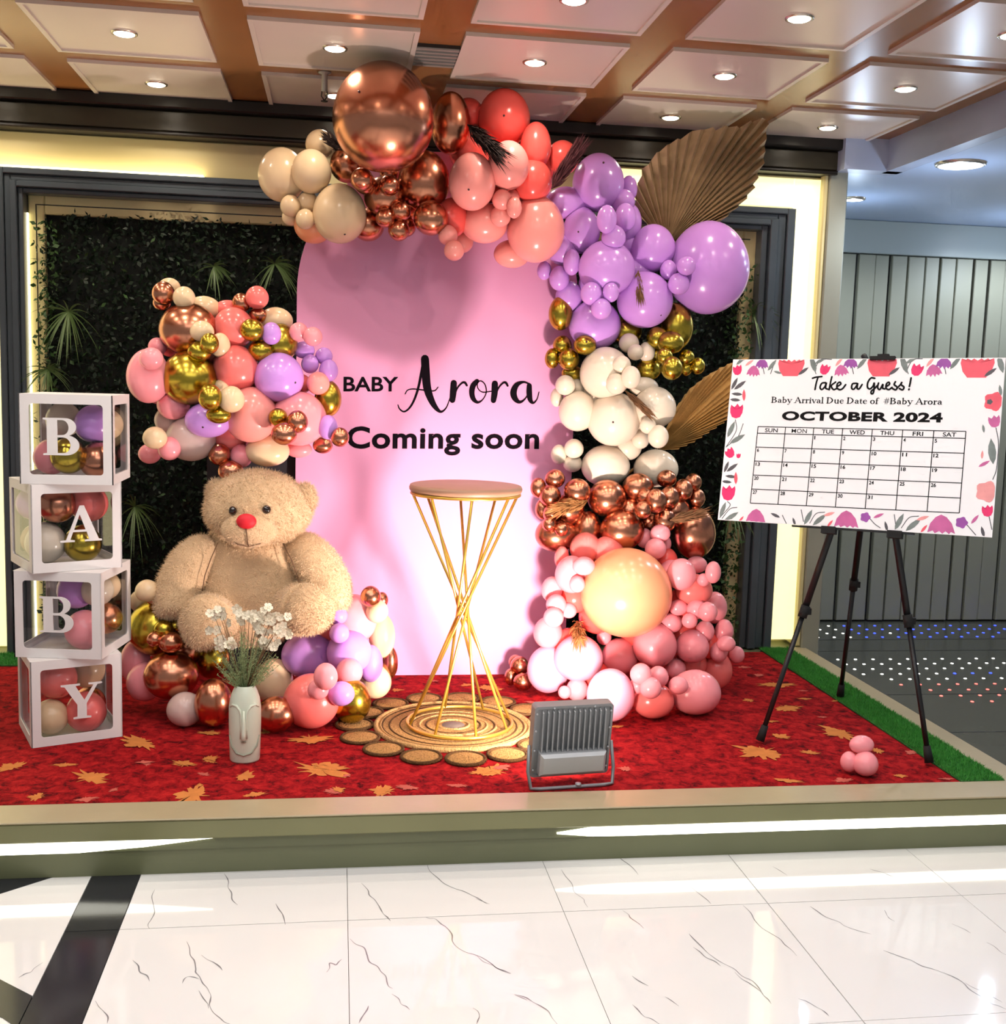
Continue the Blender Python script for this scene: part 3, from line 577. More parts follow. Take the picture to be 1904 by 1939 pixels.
BALLOONS = [
(0.262,4.771,2.219,0.0807,0.0807,'copper','T',"large chrome copper balloon on top of the pink arch, lowest of these"),
(0.519,4.771,2.218,0.0814,0.0814,'salmon','T',"large salmon pink balloon on top of the pink arch, leftmost of these"),
(0.734,4.768,2.264,0.0892,0.0892,'salmon','T',"large salmon pink balloon on top of the pink arch, fifth from left"),
(1.087,4.814,1.930,0.0740,0.0740,'lilac','L',"medium lilac balloon in lower half of the lilac section, third from left"),
(1.268,4.814,1.990,0.0743,0.0743,'lilac','L',"medium lilac balloon in lower half of the lilac section, rightmost of these"),
(1.370,4.823,1.640,0.0508,0.0508,'gold','G',"medium chrome gold balloon in the gold band under the lilacs, fourth from left"),
(1.108,4.816,1.458,0.0687,0.0687,'ivory','G',"medium ivory balloon in upper half of ivory section, leftmost of two"),
(1.295,4.818,1.324,0.0638,0.0638,'ivory','G',"medium ivory balloon in lower half of ivory section, topmost of two"),
(0.985,4.717,0.968,0.0679,0.0679,'copper','C',"medium chrome copper balloon in left half of copper band, second from top"),
(1.454,4.717,0.968,0.0689,0.0689,'copper','C',"medium chrome copper balloon in right half of copper band, rightmost of these"),
(1.006,4.636,0.602,0.0705,0.0705,'coral_reddened','P',"medium bright coral red balloon left side of the pink base, topmost of these"),
(0.990,4.637,0.397,0.0678,0.0678,'coral_reddened','P',"medium bright coral red balloon left side of the pink base, second from top"),
(1.289,4.637,0.419,0.0683,0.0683,'coral_reddened','P',"medium bright coral red balloon right side of pink base, lower part, leftmost of these"),
(1.480,4.636,0.566,0.0716,0.0716,'coral_reddened','P',"medium bright coral red balloon right side of pink base, upper part, lowest of two"),
(1.493,4.637,0.449,0.0687,0.0687,'coral_reddened','P',"medium bright coral red balloon right side of pink base, lower part, third from left"),
(1.615,4.638,0.393,0.0659,0.0659,'coral_reddened','P',"medium bright coral red balloon right side of pink base, lower part, rightmost of these"),
(1.109,4.601,0.253,0.0708,0.0708,'coral_reddened','P',"medium bright coral red balloon left side of the pink base, lowest of these"),
(1.338,4.636,0.296,0.0717,0.0717,'coral_reddened','P',"medium bright coral red balloon right side of pink base, lower part, second from left"),
(-0.486,4.573,1.578,0.0740,0.0740,'coral','K',"medium coral pink balloon in cluster above the bear, upper half"),
(-0.307,4.574,1.437,0.0718,0.0718,'coral','K',"medium coral pink balloon in cluster above the bear, lower half, second from left"),
(-0.249,4.576,1.280,0.0665,0.0665,'coral','K',"medium coral pink balloon in cluster above the bear, lower half, rightmost of these"),
(0.517,4.776,2.593,0.0660,0.0660,'coral_reddened','T',"medium red-lit coral balloon on top of the pink arch, second from left"),
(0.534,4.765,2.447,0.0955,0.0955,'coral_reddened','T',"large red-lit coral balloon on top of the pink arch, leftmost of these"),
(0.813,4.768,2.408,0.0891,0.0928,'coral_reddened','T',"large red-lit coral balloon on top of the pink arch, rightmost of these"),
(0.904,4.715,2.431,0.0677,0.0699,'coral_reddened','T',"medium red-lit coral balloon on top of the pink arch, rightmost of these"),
(0.621,4.699,2.337,0.1093,0.1093,'coral_reddened','T',"large red-lit coral balloon on top of the pink arch, second from left"),
(0.447,4.685,2.162,0.0689,0.0798,'coral_reddened','T',"medium red-lit coral balloon on top of the pink arch, leftmost of these"),
(0.782,4.664,2.459,0.0638,0.0978,'coral_reddened','T',"large red-lit coral balloon on top of the pink arch, fifth from left"),
(0.658,4.731,2.578,0.1080,0.1168,'coral_reddened','T',"large red-lit coral balloon on top of the pink arch, third from left"),
(0.772,4.658,2.321,0.0813,0.0886,'coral_reddened','T',"large red-lit coral balloon on top of the pink arch, fourth from left"),
(-0.087,4.779,2.442,0.0578,0.0564,'cream','T',"medium cream balloon at the arch garland's upper left end"),
(-0.108,4.772,2.119,0.0800,0.0764,'peach','T',"large peach balloon at the arch garland's upper left end"),
(0.025,4.774,2.365,0.0711,0.0726,'copper','T',"medium chrome copper balloon on top of the pink arch, leftmost of these"),
(0.197,4.785,2.342,0.0403,0.0425,'copper','T',"small chrome copper balloon on top of the pink arch, topmost of these"),
(0.174,4.690,2.234,0.0827,0.0791,'copper','T',"large chrome copper balloon on top of the pink arch, third from top"),
(0.112,4.776,2.130,0.0674,0.0674,'copper','T',"medium chrome copper balloon on top of the pink arch, second from left"),
(0.358,4.617,2.148,0.0692,0.0692,'copper','T',"medium chrome copper balloon on top of the pink arch, rightmost of these"),
(-0.236,4.765,2.309,0.0957,0.1079,'cream','T',"large cream balloon at the arch garland's upper left end, leftmost of these"),
(-0.202,4.787,2.147,0.0349,0.0349,'cream','T',"small cream balloon at the arch garland's upper left end, leftmost of these"),
(-0.131,4.726,2.200,0.0431,0.0431,'cream','T',"small cream balloon at the arch garland's upper left end, rightmost of these"),
(0.096,4.634,2.272,0.0439,0.0425,'copper','T',"small chrome copper balloon on top of the pink arch, third from top"),
(0.081,4.562,2.275,0.0445,0.0445,'copper','T',"small chrome copper balloon on top of the pink arch, second from top"),
(0.190,4.599,2.264,0.0409,0.0409,'copper','T',"small chrome copper balloon on top of the pink arch, fourth from top"),
(0.435,4.684,2.534,0.0805,0.1236,'copper','T',"large chrome copper balloon on top of the pink arch, topmost of these"),
(-0.118,4.694,2.317,0.0797,0.0868,'cream','T',"large cream balloon at the arch garland's upper left end, second from left"),
(-0.199,4.709,2.181,0.0414,0.0429,'cream','T',"small cream balloon at the arch garland's upper left end, second from left"),
(-0.140,4.682,2.128,0.0378,0.0406,'cream','T',"small cream balloon at the arch garland's upper left end, third from left"),
(-0.004,4.688,2.157,0.1074,0.1181,'cream','T',"large cream balloon at the arch garland's upper left end, rightmost of these"),
(0.157,4.454,2.491,0.1930,0.2031,'copper','T',"giant chrome copper balloon on top of the pink arch"),
(0.658,4.568,2.361,0.0836,0.0957,'salmon','T',"large salmon pink balloon on top of the pink arch, fourth from left"),
(0.333,4.696,2.304,0.1047,0.1213,'copper','T',"large chrome copper balloon on top of the pink arch, second from top"),
(0.582,4.686,2.148,0.0963,0.0817,'salmon','T',"large salmon pink balloon on top of the pink arch, third from left"),
(0.515,4.570,2.291,0.0933,0.1131,'salmon','T',"large salmon pink balloon on top of the pink arch, second from left"),
(0.714,4.779,2.039,0.0764,0.0584,'salmon','T',"medium salmon pink balloon on top of the pink arch"),
(0.798,4.691,2.134,0.1191,0.1360,'salmon','T',"large salmon pink balloon on top of the pink arch, rightmost of these"),
(0.265,4.721,2.123,0.0400,0.0422,'copper','T',"small chrome copper balloon on top of the pink arch, seventh from top"),
(0.177,4.633,2.142,0.0391,0.0391,'copper','T',"small chrome copper balloon on top of the pink arch, sixth from top"),
(0.238,4.631,2.171,0.0406,0.0406,'copper','T',"small chrome copper balloon on top of the pink arch, fifth from top"),
(0.233,4.656,2.100,0.0430,0.0445,'copper','T',"small chrome copper balloon on top of the pink arch, lowest of these"),
(0.687,4.646,2.249,0.0326,0.0347,'salmon','T',"small salmon pink balloon on top of the pink arch, sixth from left"),
(0.637,4.602,2.167,0.0416,0.0430,'salmon','T',"small salmon pink balloon on top of the pink arch, fourth from left"),
(0.638,4.572,2.227,0.0405,0.0413,'salmon','T',"small salmon pink balloon on top of the pink arch, fifth from left"),
(0.682,4.538,2.194,0.0304,0.0425,'salmon','T',"small salmon pink balloon on top of the pink arch, rightmost of these"),
(0.509,4.785,2.083,0.0417,0.0476,'salmon','T',"small salmon pink balloon on top of the pink arch, third from left"),
(0.428,4.617,2.084,0.0394,0.0408,'salmon','T',"small salmon pink balloon on top of the pink arch, leftmost of these"),
(0.452,4.594,2.022,0.0407,0.0407,'salmon','T',"small salmon pink balloon on top of the pink arch, second from left"),
(0.947,4.816,2.266,0.0914,0.0670,'lilac','L',"large lilac balloon beside the big palm fan, second from top"),
(1.219,4.827,2.340,0.0369,0.0553,'lilac','L',"small lilac balloon beside the big palm fan, topmost of these"),
(1.183,4.771,2.278,0.0499,0.0499,'lilac','L',"small lilac balloon beside the big palm fan, second from top"),
(0.942,4.816,2.070,0.0674,0.0674,'lilac','L',"medium lilac balloon in lower half of the lilac section, leftmost of these"),
(1.228,4.822,2.115,0.0525,0.0525,'lilac','L',"medium lilac balloon in lower half of the lilac section, fourth from left"),
(1.572,4.778,2.018,0.1767,0.1984,'lilac','L',"giant lilac balloon in lower half of the lilac section"),
(0.974,4.819,1.876,0.0585,0.0647,'lilac','L',"medium lilac balloon in lower half of the lilac section, second from left"),
(1.217,4.796,2.196,0.0552,0.0797,'lilac','L',"medium lilac balloon beside the big palm fan, second from top"),
(1.013,4.795,2.152,0.0793,0.0976,'lilac','L',"large lilac balloon beside the big palm fan, lowest of these"),
(1.079,4.801,2.354,0.1096,0.1217,'lilac','L',"large lilac balloon beside the big palm fan, topmost of these"),
(1.323,4.775,2.089,0.0952,0.1013,'lilac','L',"large lilac balloon in lower half of the lilac section, topmost of these"),
(1.106,4.699,1.991,0.1192,0.1144,'lilac','L',"large lilac balloon in lower half of the lilac section, second from top"),
(1.287,4.738,1.868,0.1193,0.1193,'lilac','L',"large lilac balloon in lower half of the lilac section, third from top"),
(1.088,4.802,1.759,0.1125,0.1081,'lilac','L',"large lilac balloon in lower half of the lilac section, lowest of these"),
(1.116,4.639,2.110,0.0504,0.0504,'lilac','L',"medium lilac balloon beside the big palm fan, lowest of these"),
(1.177,4.700,2.202,0.0456,0.0576,'lilac','L',"medium lilac balloon beside the big palm fan, topmost of these"),
(1.076,4.606,2.176,0.0411,0.0575,'lilac','L',"small lilac balloon beside the big palm fan, lowest of these"),
(0.864,4.829,1.981,0.0307,0.0399,'lilac','L',"small lilac balloon in lower half of the lilac section, leftmost of these"),
(0.966,4.746,2.012,0.0363,0.0544,'lilac','L',"small lilac balloon in lower half of the lilac section, third from left"),
(0.923,4.790,1.948,0.0427,0.0525,'lilac','L',"small lilac balloon in lower half of the lilac section, second from left"),
(1.424,4.613,2.005,0.0394,0.0394,'lilac','L',"small lilac balloon in lower half of the lilac section, rightmost of these"),
(1.375,4.706,1.994,0.0352,0.0425,'lilac','L',"small lilac balloon in lower half of the lilac section, seventh from left"),
(1.405,4.646,1.933,0.0451,0.0457,'lilac','L',"small lilac balloon in lower half of the lilac section, eighth from left"),
(1.108,4.617,1.885,0.0344,0.0415,'lilac','L',"small lilac balloon in lower half of the lilac section, sixth from left"),
(1.031,4.639,1.878,0.0452,0.0476,'lilac','L',"small lilac balloon in lower half of the lilac section, fourth from left"),
(1.071,4.621,1.816,0.0428,0.0434,'lilac','L',"small lilac balloon in lower half of the lilac section, fifth from left"),
(0.937,4.807,1.802,0.0514,0.0731,'gold','G',"medium chrome gold balloon in the gold band under the lilacs, leftmost of these"),
(1.033,4.733,1.669,0.0483,0.0429,'gold','G',"small chrome gold balloon in the gold band under the lilacs, fifth from left"),
(1.004,4.828,1.550,0.0493,0.0340,'gold','G',"small chrome gold balloon in the gold band under the lilacs, fourth from left"),
(1.233,4.819,1.736,0.0669,0.0614,'gold','G',"medium chrome gold balloon in the gold band under the lilacs, second from left"),
(1.326,4.773,1.575,0.0547,0.0492,'gold','G',"medium chrome gold balloon in the gold band under the lilacs, third from left"),
(1.449,4.813,1.764,0.0771,0.1047,'gold','G',"large chrome gold balloon in the gold band under the lilacs"),
(1.350,4.746,1.711,0.0461,0.0488,'gold','G',"small chrome gold balloon in the gold band under the lilacs, sixth from left"),
(1.510,4.830,1.584,0.0278,0.0323,'gold','G',"small chrome gold balloon in the gold band under the lilacs, ninth from left"),
(1.398,4.704,1.691,0.0582,0.0496,'gold','G',"medium chrome gold balloon in the gold band under the lilacs, rightmost of these"),
(1.361,4.661,1.632,0.0353,0.0353,'gold','G',"small chrome gold balloon in the gold band under the lilacs, seventh from left"),
(1.385,4.624,1.582,0.0452,0.0505,'gold','G',"small chrome gold balloon in the gold band under the lilacs, eighth from left"),
(1.560,4.821,1.598,0.0333,0.0378,'gold','G',"small chrome gold balloon in the gold band under the lilacs, rightmost of these"),
(1.504,4.810,1.634,0.0360,0.0343,'gold','G',"small chrome gold balloon in the gold band under the lilacs, tenth from left"),
(0.953,4.826,1.669,0.0409,0.0409,'gold','G',"small chrome gold balloon in the gold band under the lilacs, second from left"),
(0.911,4.829,1.610,0.0317,0.0437,'gold','G',"small chrome gold balloon in the gold band under the lilacs, leftmost of these"),
(0.977,4.788,1.609,0.0461,0.0488,'gold','G',"small chrome gold balloon in the gold band under the lilacs, third from left"),
(1.020,4.815,1.487,0.0383,0.0383,'ivory','G',"small ivory balloon in upper half of ivory section, third from left"),
(1.296,4.730,1.501,0.0651,0.0407,'ivory','G',"medium ivory balloon in upper half of ivory section, rightmost of two"),
(1.260,4.819,1.238,0.0622,0.0622,'ivory','G',"medium ivory balloon in lower half of ivory section, lowest of two"),
(1.390,4.811,1.144,0.1004,0.0837,'ivory','G',"large ivory balloon in lower half of ivory section, rightmost of these"),
(1.127,4.732,1.554,0.1106,0.1106,'ivory','G',"large ivory balloon in upper half of ivory section"),
(1.340,4.699,1.414,0.0920,0.0893,'ivory','G',"large ivory balloon in lower half of ivory section, fourth from left"),
(1.162,4.809,1.151,0.1080,0.0914,'ivory','G',"large ivory balloon in lower half of ivory section, second from left"),
(1.020,4.774,1.388,0.0817,0.0871,'ivory','G',"large ivory balloon in lower half of ivory section, leftmost of these"),
(1.172,4.739,1.359,0.1141,0.1169,'ivory','G',"large ivory balloon in lower half of ivory section, third from left"),
(0.938,4.830,1.443,0.0285,0.0411,'ivory','G',"small ivory balloon in upper half of ivory section, leftmost of these"),
(0.961,4.767,1.497,0.0433,0.0433,'ivory','G',"small ivory balloon in upper half of ivory section, second from left"),
(1.311,4.760,1.650,0.0359,0.0435,'ivory','G',"small ivory balloon in upper half of ivory section, rightmost of these"),
(1.227,4.744,1.684,0.0433,0.0422,'ivory','G',"small ivory balloon in upper half of ivory section, sixth from left"),
(1.246,4.700,1.645,0.0349,0.0349,'ivory','G',"small ivory balloon in upper half of ivory section, eighth from left"),
(1.170,4.630,1.588,0.0396,0.0396,'ivory','G',"small ivory balloon in upper half of ivory section, fifth from left"),
(1.147,4.618,1.509,0.0433,0.0443,'ivory','G',"small ivory balloon in upper half of ivory section, fourth from left"),
(1.200,4.586,1.538,0.0409,0.0472,'ivory','G',"small ivory balloon in upper half of ivory section, seventh from left"),
(1.295,4.631,1.338,0.0352,0.0352,'ivory','G',"small ivory balloon in lower half of ivory section, fifth from left"),
(1.299,4.755,1.272,0.0384,0.0406,'ivory','G',"small ivory balloon in lower half of ivory section, fourth from left"),
(1.335,4.606,1.294,0.0437,0.0490,'ivory','G',"small ivory balloon in lower half of ivory section, rightmost of these"),
(0.955,4.828,1.196,0.0348,0.0431,'ivory','G',"small ivory balloon in lower half of ivory section, leftmost of these"),
(1.018,4.827,1.158,0.0421,0.0393,'ivory','G',"small ivory balloon in lower half of ivory section, second from left"),
(1.015,4.798,1.224,0.0428,0.0428,'ivory','G',"small ivory balloon in lower half of ivory section, third from left"),
(1.011,4.681,1.050,0.0581,0.0551,'copper','C',"medium chrome copper balloon in left half of copper band, topmost of these"),
(1.256,4.720,0.965,0.0592,0.0592,'copper','C',"medium chrome copper balloon in right half of copper band, leftmost of these"),
(1.353,4.723,0.905,0.0501,0.0501,'copper','C',"medium chrome copper balloon in right half of copper band, third from left"),
(1.288,4.719,1.069,0.0696,0.0603,'copper','C',"medium chrome copper balloon in right half of copper band, second from left"),
(0.873,4.729,0.966,0.0321,0.0444,'copper','C',"small chrome copper balloon in left half of copper band, fourth from top"),
(0.934,4.714,0.860,0.0926,0.0772,'copper','C',"large chrome copper balloon in left half of copper band, leftmost of two"),
(1.387,4.634,0.935,0.0492,0.0553,'copper','C',"medium chrome copper balloon in right half of copper band, fourth from left"),
(1.544,4.708,0.872,0.0955,0.1162,'copper','C',"large chrome copper balloon in right half of copper band, rightmost of two"),
(1.068,4.717,0.879,0.0664,0.0837,'copper','C',"medium chrome copper balloon in left half of copper band, lowest of these"),
(1.208,4.653,0.889,0.0965,0.0873,'copper','C',"large chrome copper balloon in right half of copper band, leftmost of two"),
(1.150,4.712,1.019,0.0842,0.0817,'copper','C',"large chrome copper balloon in left half of copper band, rightmost of two"),
(1.555,4.727,1.023,0.0377,0.0440,'copper','C',"small chrome copper balloon in right half of copper band, rightmost of these"),
(1.536,4.727,1.093,0.0376,0.0389,'copper','C',"small chrome copper balloon in right half of copper band, seventh from left"),
(1.416,4.727,1.106,0.0437,0.0387,'copper','C',"small chrome copper balloon in right half of copper band, fourth from left"),
(1.303,4.653,1.031,0.0381,0.0381,'copper','C',"small chrome copper balloon in right half of copper band, second from left"),
(1.480,4.684,1.063,0.0410,0.0472,'copper','C',"small chrome copper balloon in right half of copper band, sixth from left"),
(1.407,4.642,1.033,0.0430,0.0492,'copper','C',"small chrome copper balloon in right half of copper band, fifth from left"),
(1.333,4.588,1.023,0.0455,0.0522,'copper','C',"small chrome copper balloon in right half of copper band, third from left"),
(1.271,4.563,0.987,0.0350,0.0374,'copper','C',"small chrome copper balloon in right half of copper band, leftmost of these"),
(0.851,4.728,1.058,0.0344,0.0430,'copper','C',"small chrome copper balloon in left half of copper band, second from top"),
(0.922,4.726,1.098,0.0431,0.0406,'copper','C',"small chrome copper balloon in left half of copper band, topmost of these"),
(0.897,4.692,1.027,0.0465,0.0489,'copper','C',"small chrome copper balloon in left half of copper band, third from top"),
(0.901,4.670,0.955,0.0366,0.0378,'copper','C',"small chrome copper balloon in left half of copper band, fifth from top"),
(0.886,4.631,0.913,0.0303,0.0315,'copper','C',"small chrome copper balloon in left half of copper band, sixth from top"),
(0.936,4.621,0.894,0.0303,0.0303,'copper','C',"small chrome copper balloon in left half of copper band, lowest of these"),
(1.047,4.637,0.812,0.0672,0.0672,'coral','P',"medium coral pink balloon left side of the pink base"),
(1.140,4.619,0.801,0.0684,0.0671,'coral','P',"medium coral pink balloon right side of pink base, upper part, leftmost of two"),
(1.405,4.643,0.759,0.0508,0.0569,'coral_reddened','P',"medium bright coral red balloon right side of pink base, upper part, topmost of two"),
(0.949,4.649,0.768,0.0318,0.0501,'coral','P',"small coral pink balloon left side of the pink base"),
(1.106,4.634,0.518,0.0770,0.0770,'coral_reddened','P',"large bright coral red balloon right side of pink base, upper part"),
(1.511,4.568,0.646,0.0810,0.0687,'coral','P',"medium coral pink balloon right side of pink base, upper part, rightmost of two"),
(1.537,4.637,0.307,0.0703,0.0703,'coral','P',"medium coral pink balloon right side of pink base, lower part, leftmost of two"),
(1.659,4.638,0.274,0.0662,0.0820,'coral','P',"medium coral pink balloon right side of pink base, lower part, rightmost of two"),
(0.908,4.629,0.634,0.0464,0.0561,'pink','P',"medium pink balloon left side of the pink base, topmost of two"),
(1.005,4.506,0.232,0.0458,0.0494,'pink','P',"small pink balloon left side of the pink base, sixth from top"),
(0.945,4.472,0.230,0.0275,0.0275,'pink','P',"small pink balloon left side of the pink base, lowest of these"),
(1.415,4.588,0.715,0.0564,0.0564,'pink','P',"medium pink balloon right side of pink base, upper part, leftmost of these"),
(1.667,4.599,0.457,0.0405,0.0536,'pink','P',"small pink balloon right side of pink base, lower part, tenth from left"),
(1.633,4.642,0.553,0.0551,0.0701,'pink','P',"medium pink balloon right side of pink base, upper part, rightmost of these"),
(0.898,4.639,0.445,0.0626,0.0687,'pink','P',"medium pink balloon left side of the pink base, lowest of two"),
(1.264,4.259,0.253,0.0841,0.0720,'coral','P',"large coral pink balloon right side of pink base, lower part"),
(1.530,4.505,0.700,0.0278,0.0278,'pink','P',"small pink balloon right side of pink base, upper part, seventh from top"),
(1.562,4.480,0.737,0.0331,0.0469,'pink','P',"small pink balloon right side of pink base, upper part, sixth from top"),
(1.544,4.648,0.741,0.0473,0.0373,'pink','P',"small pink balloon right side of pink base, upper part, fifth from top"),
(1.433,4.508,0.723,0.0615,0.0676,'pink','P',"medium pink balloon right side of pink base, upper part, second from left"),
(0.981,4.588,0.707,0.0708,0.0799,'pink','P',"large pink balloon left side of the pink base"),
(1.569,4.567,0.465,0.0407,0.0469,'pink','P',"small pink balloon right side of pink base, lower part, eighth from left"),
(1.637,4.570,0.373,0.0384,0.0446,'pink','P',"small pink balloon right side of pink base, lower part, ninth from left"),
(1.652,4.524,0.420,0.0405,0.0344,'pink','P',"small pink balloon right side of pink base, lower part, eleventh from left"),
(1.748,4.649,0.340,0.0348,0.0379,'pink','P',"small pink balloon right side of pink base, lower part, rightmost of these"),
(0.902,4.629,0.287,0.0904,0.1021,'blush','P',"large pale blush pink balloon left side of the pink base, leftmost of two"),
(1.511,4.550,0.403,0.0719,0.0719,'pink','P',"medium pink balloon right side of pink base, lower part"),
(1.212,4.613,0.346,0.0785,0.0785,'pink','P',"large pink balloon right side of pink base, lower part, leftmost of these"),
(1.147,4.649,0.423,0.0322,0.0360,'pink','P',"small pink balloon right side of pink base, lower part, leftmost of these"),
(1.078,4.225,0.288,0.0948,0.1056,'blush','P',"large pale blush pink balloon right side of pink base, lower part"),
(1.013,4.538,0.358,0.1040,0.0979,'blush','P',"large pale blush pink balloon left side of the pink base, rightmost of two"),
(1.346,4.552,0.409,0.0942,0.0960,'pink','P',"large pink balloon right side of pink base, lower part, second from left"),
(1.450,4.302,0.273,0.1064,0.0918,'pink','P',"large pink balloon right side of pink base, lower part, rightmost of these"),
(1.203,4.520,0.643,0.1913,0.1877,'peach','P',"giant peach balloon right side of pink base, upper part"),
(1.015,4.510,0.756,0.0476,0.0393,'pink','P',"small pink balloon left side of the pink base, topmost of these"),
(0.989,4.509,0.680,0.0334,0.0357,'pink','P',"small pink balloon left side of the pink base, second from top"),
(0.972,4.576,0.555,0.0339,0.0339,'pink','P',"small pink balloon left side of the pink base, fourth from top"),
(0.912,4.552,0.586,0.0427,0.0427,'pink','P',"small pink balloon left side of the pink base, third from top"),
(0.894,4.508,0.540,0.0423,0.0423,'pink','P',"small pink balloon left side of the pink base, fifth from top"),
(1.401,4.651,0.831,0.0260,0.0347,'pink','P',"small pink balloon right side of pink base, upper part, third from top"),
(1.306,4.648,0.855,0.0370,0.0431,'pink','P',"small pink balloon right side of pink base, upper part, second from top"),
(1.360,4.595,0.884,0.0433,0.0384,'pink','P',"small pink balloon right side of pink base, upper part, topmost of these"),
(1.335,4.570,0.822,0.0456,0.0444,'pink','P',"small pink balloon right side of pink base, upper part, fourth from top"),
(1.511,4.519,0.572,0.0426,0.0426,'pink','P',"small pink balloon right side of pink base, upper part, ninth from top"),
(1.543,4.468,0.571,0.0410,0.0422,'pink','P',"small pink balloon right side of pink base, upper part, tenth from top"),
(1.440,4.546,0.573,0.0403,0.0342,'pink','P',"small pink balloon right side of pink base, upper part, eighth from top"),
(1.419,4.566,0.502,0.0460,0.0429,'pink','P',"small pink balloon right side of pink base, upper part, lowest of these"),
(1.474,4.491,0.528,0.0333,0.0321,'pink','P',"small pink balloon right side of pink base, upper part, eleventh from top"),
(1.189,4.227,0.326,0.0342,0.0342,'pink','P',"small pink balloon right side of pink base, lower part, second from left"),
(1.269,4.224,0.360,0.0410,0.0433,'pink','P',"small pink balloon right side of pink base, lower part, fifth from left"),
(1.184,4.176,0.385,0.0427,0.0427,'pink','P',"small pink balloon right side of pink base, lower part, third from left"),
(1.217,4.147,0.337,0.0425,0.0425,'pink','P',"small pink balloon right side of pink base, lower part, fourth from left"),
(1.449,4.572,0.300,0.0451,0.0439,'pink','P',"small pink balloon right side of pink base, lower part, sixth from left"),
(1.350,4.213,0.328,0.0399,0.0360,'pink','P',"small pink balloon right side of pink base, lower part, seventh from left"),
(0.794,4.840,0.267,0.0307,0.0307,'copper','U',"small chrome copper balloon on the floor beside pink garland base, topmost of these"),
(0.761,4.756,0.220,0.0271,0.0378,'copper','U',"small chrome copper balloon on the floor beside pink garland base, third from top"),
(0.798,4.751,0.271,0.0415,0.0427,'copper','U',"small chrome copper balloon on the floor beside pink garland base, second from top"),
(0.802,4.673,0.221,0.0421,0.0384,'copper','U',"small chrome copper balloon on the floor beside pink garland base, lowest of these"),
(-0.432,4.587,1.756,0.0543,0.0358,'coral','K',"small coral pink balloon in cluster above the bear, upper half, second from left"),
(-0.655,4.586,1.603,0.0390,0.0390,'coral','K',"small coral pink balloon in cluster above the bear, upper half, leftmost of these"),
(-0.147,4.586,1.473,0.0397,0.0397,'coral','K',"small coral pink balloon in cluster above the bear, lower half, rightmost of two"),
(-0.209,4.584,1.408,0.0452,0.0452,'coral','K',"small coral pink balloon in cluster above the bear, lower half, leftmost of two"),
(-0.425,4.577,1.255,0.0817,0.0645,'coral','K',"medium coral pink balloon in cluster above the bear, lower half, leftmost of these"),
(-0.689,4.571,1.458,0.0805,0.0805,'pink','K',"large pink balloon in cluster above the bear, lower half, leftmost of two"),
(-0.650,4.579,1.318,0.0639,0.0582,'mauve','K',"medium mauve beige balloon in cluster above the bear, lower half"),
(-0.059,4.588,1.586,0.0342,0.0342,'lilac','K',"small lilac balloon in cluster above the bear, upper half, fourth from left"),
(-0.523,4.583,1.757,0.0652,0.0465,'cream','K',"medium cream balloon in cluster above the bear, upper half, leftmost of two"),
(-0.247,4.582,1.721,0.0658,0.0498,'cream','K',"medium cream balloon in cluster above the bear, upper half, rightmost of two"),
(-0.155,4.588,1.212,0.0534,0.0345,'pink','K',"small pink balloon in cluster above the bear, lower half, rightmost of these"),
(-0.273,4.509,1.210,0.0856,0.0639,'cream','K',"medium cream balloon in cluster above the bear, lower half"),
(-0.568,4.532,1.250,0.0976,0.0890,'mauve','K',"large mauve beige balloon in cluster above the bear, lower half"),
(-0.631,4.513,1.383,0.0629,0.0618,'pink','K',"medium pink balloon in cluster above the bear, lower half"),
(-0.041,4.581,1.418,0.0537,0.0731,'gold','K',"medium chrome gold balloon in cluster above the bear, lower half"),
(-0.229,4.547,1.632,0.0684,0.0752,'gold','K',"medium chrome gold balloon in cluster above the bear, upper half"),
(-0.715,4.454,1.488,0.0804,0.1030,'pink','K',"large pink balloon in cluster above the bear, upper half"),
(-0.137,4.588,1.607,0.0418,0.0341,'lilac','K',"small lilac balloon in cluster above the bear, upper half, second from left"),
(-0.406,4.532,1.682,0.0800,0.0800,'coral','K',"large coral pink balloon in cluster above the bear, upper half, topmost of two"),
(-0.494,4.451,1.327,0.0875,0.0680,'lilac','K',"large lilac balloon in cluster above the bear, lower half"),
(-0.573,4.519,1.671,0.1129,0.1018,'copper','K',"large chrome copper balloon in cluster above the bear, upper half"),
(-0.694,4.542,1.601,0.0353,0.0353,'pink','K',"small pink balloon in cluster above the bear, upper half, second from left"),
(-0.688,4.361,1.553,0.0442,0.0421,'pink','K',"small pink balloon in cluster above the bear, upper half, leftmost of these"),
(-0.565,4.470,1.485,0.1067,0.1039,'gold','K',"large chrome gold balloon in cluster above the bear, lower half"),
(-0.396,4.500,1.526,0.0900,0.0911,'coral','K',"large coral pink balloon in cluster above the bear, upper half, lowest of two"),
(-0.153,4.504,1.338,0.1095,0.1066,'pink','K',"large pink balloon in cluster above the bear, lower half, rightmost of two"),
(-0.336,4.484,1.350,0.1026,0.1083,'salmon','K',"large salmon pink balloon in cluster above the bear, lower half"),
(-0.230,4.491,1.497,0.0960,0.0960,'lilac','K',"large lilac balloon in cluster above the bear, upper half"),
(-0.682,4.588,1.772,0.0355,0.0323,'copper','K',"small chrome copper balloon in cluster above the bear, upper half, leftmost of these"),
(-0.654,4.588,1.834,0.0420,0.0339,'cream','K',"small cream balloon in cluster above the bear, upper half, topmost of these"),
(-0.586,4.487,1.789,0.0422,0.0417,'cream','K',"small cream balloon in cluster above the bear, upper half, second from top"),
(-0.668,4.527,1.804,0.0435,0.0456,'copper','K',"small chrome copper balloon in cluster above the bear, upper half, second from left"),
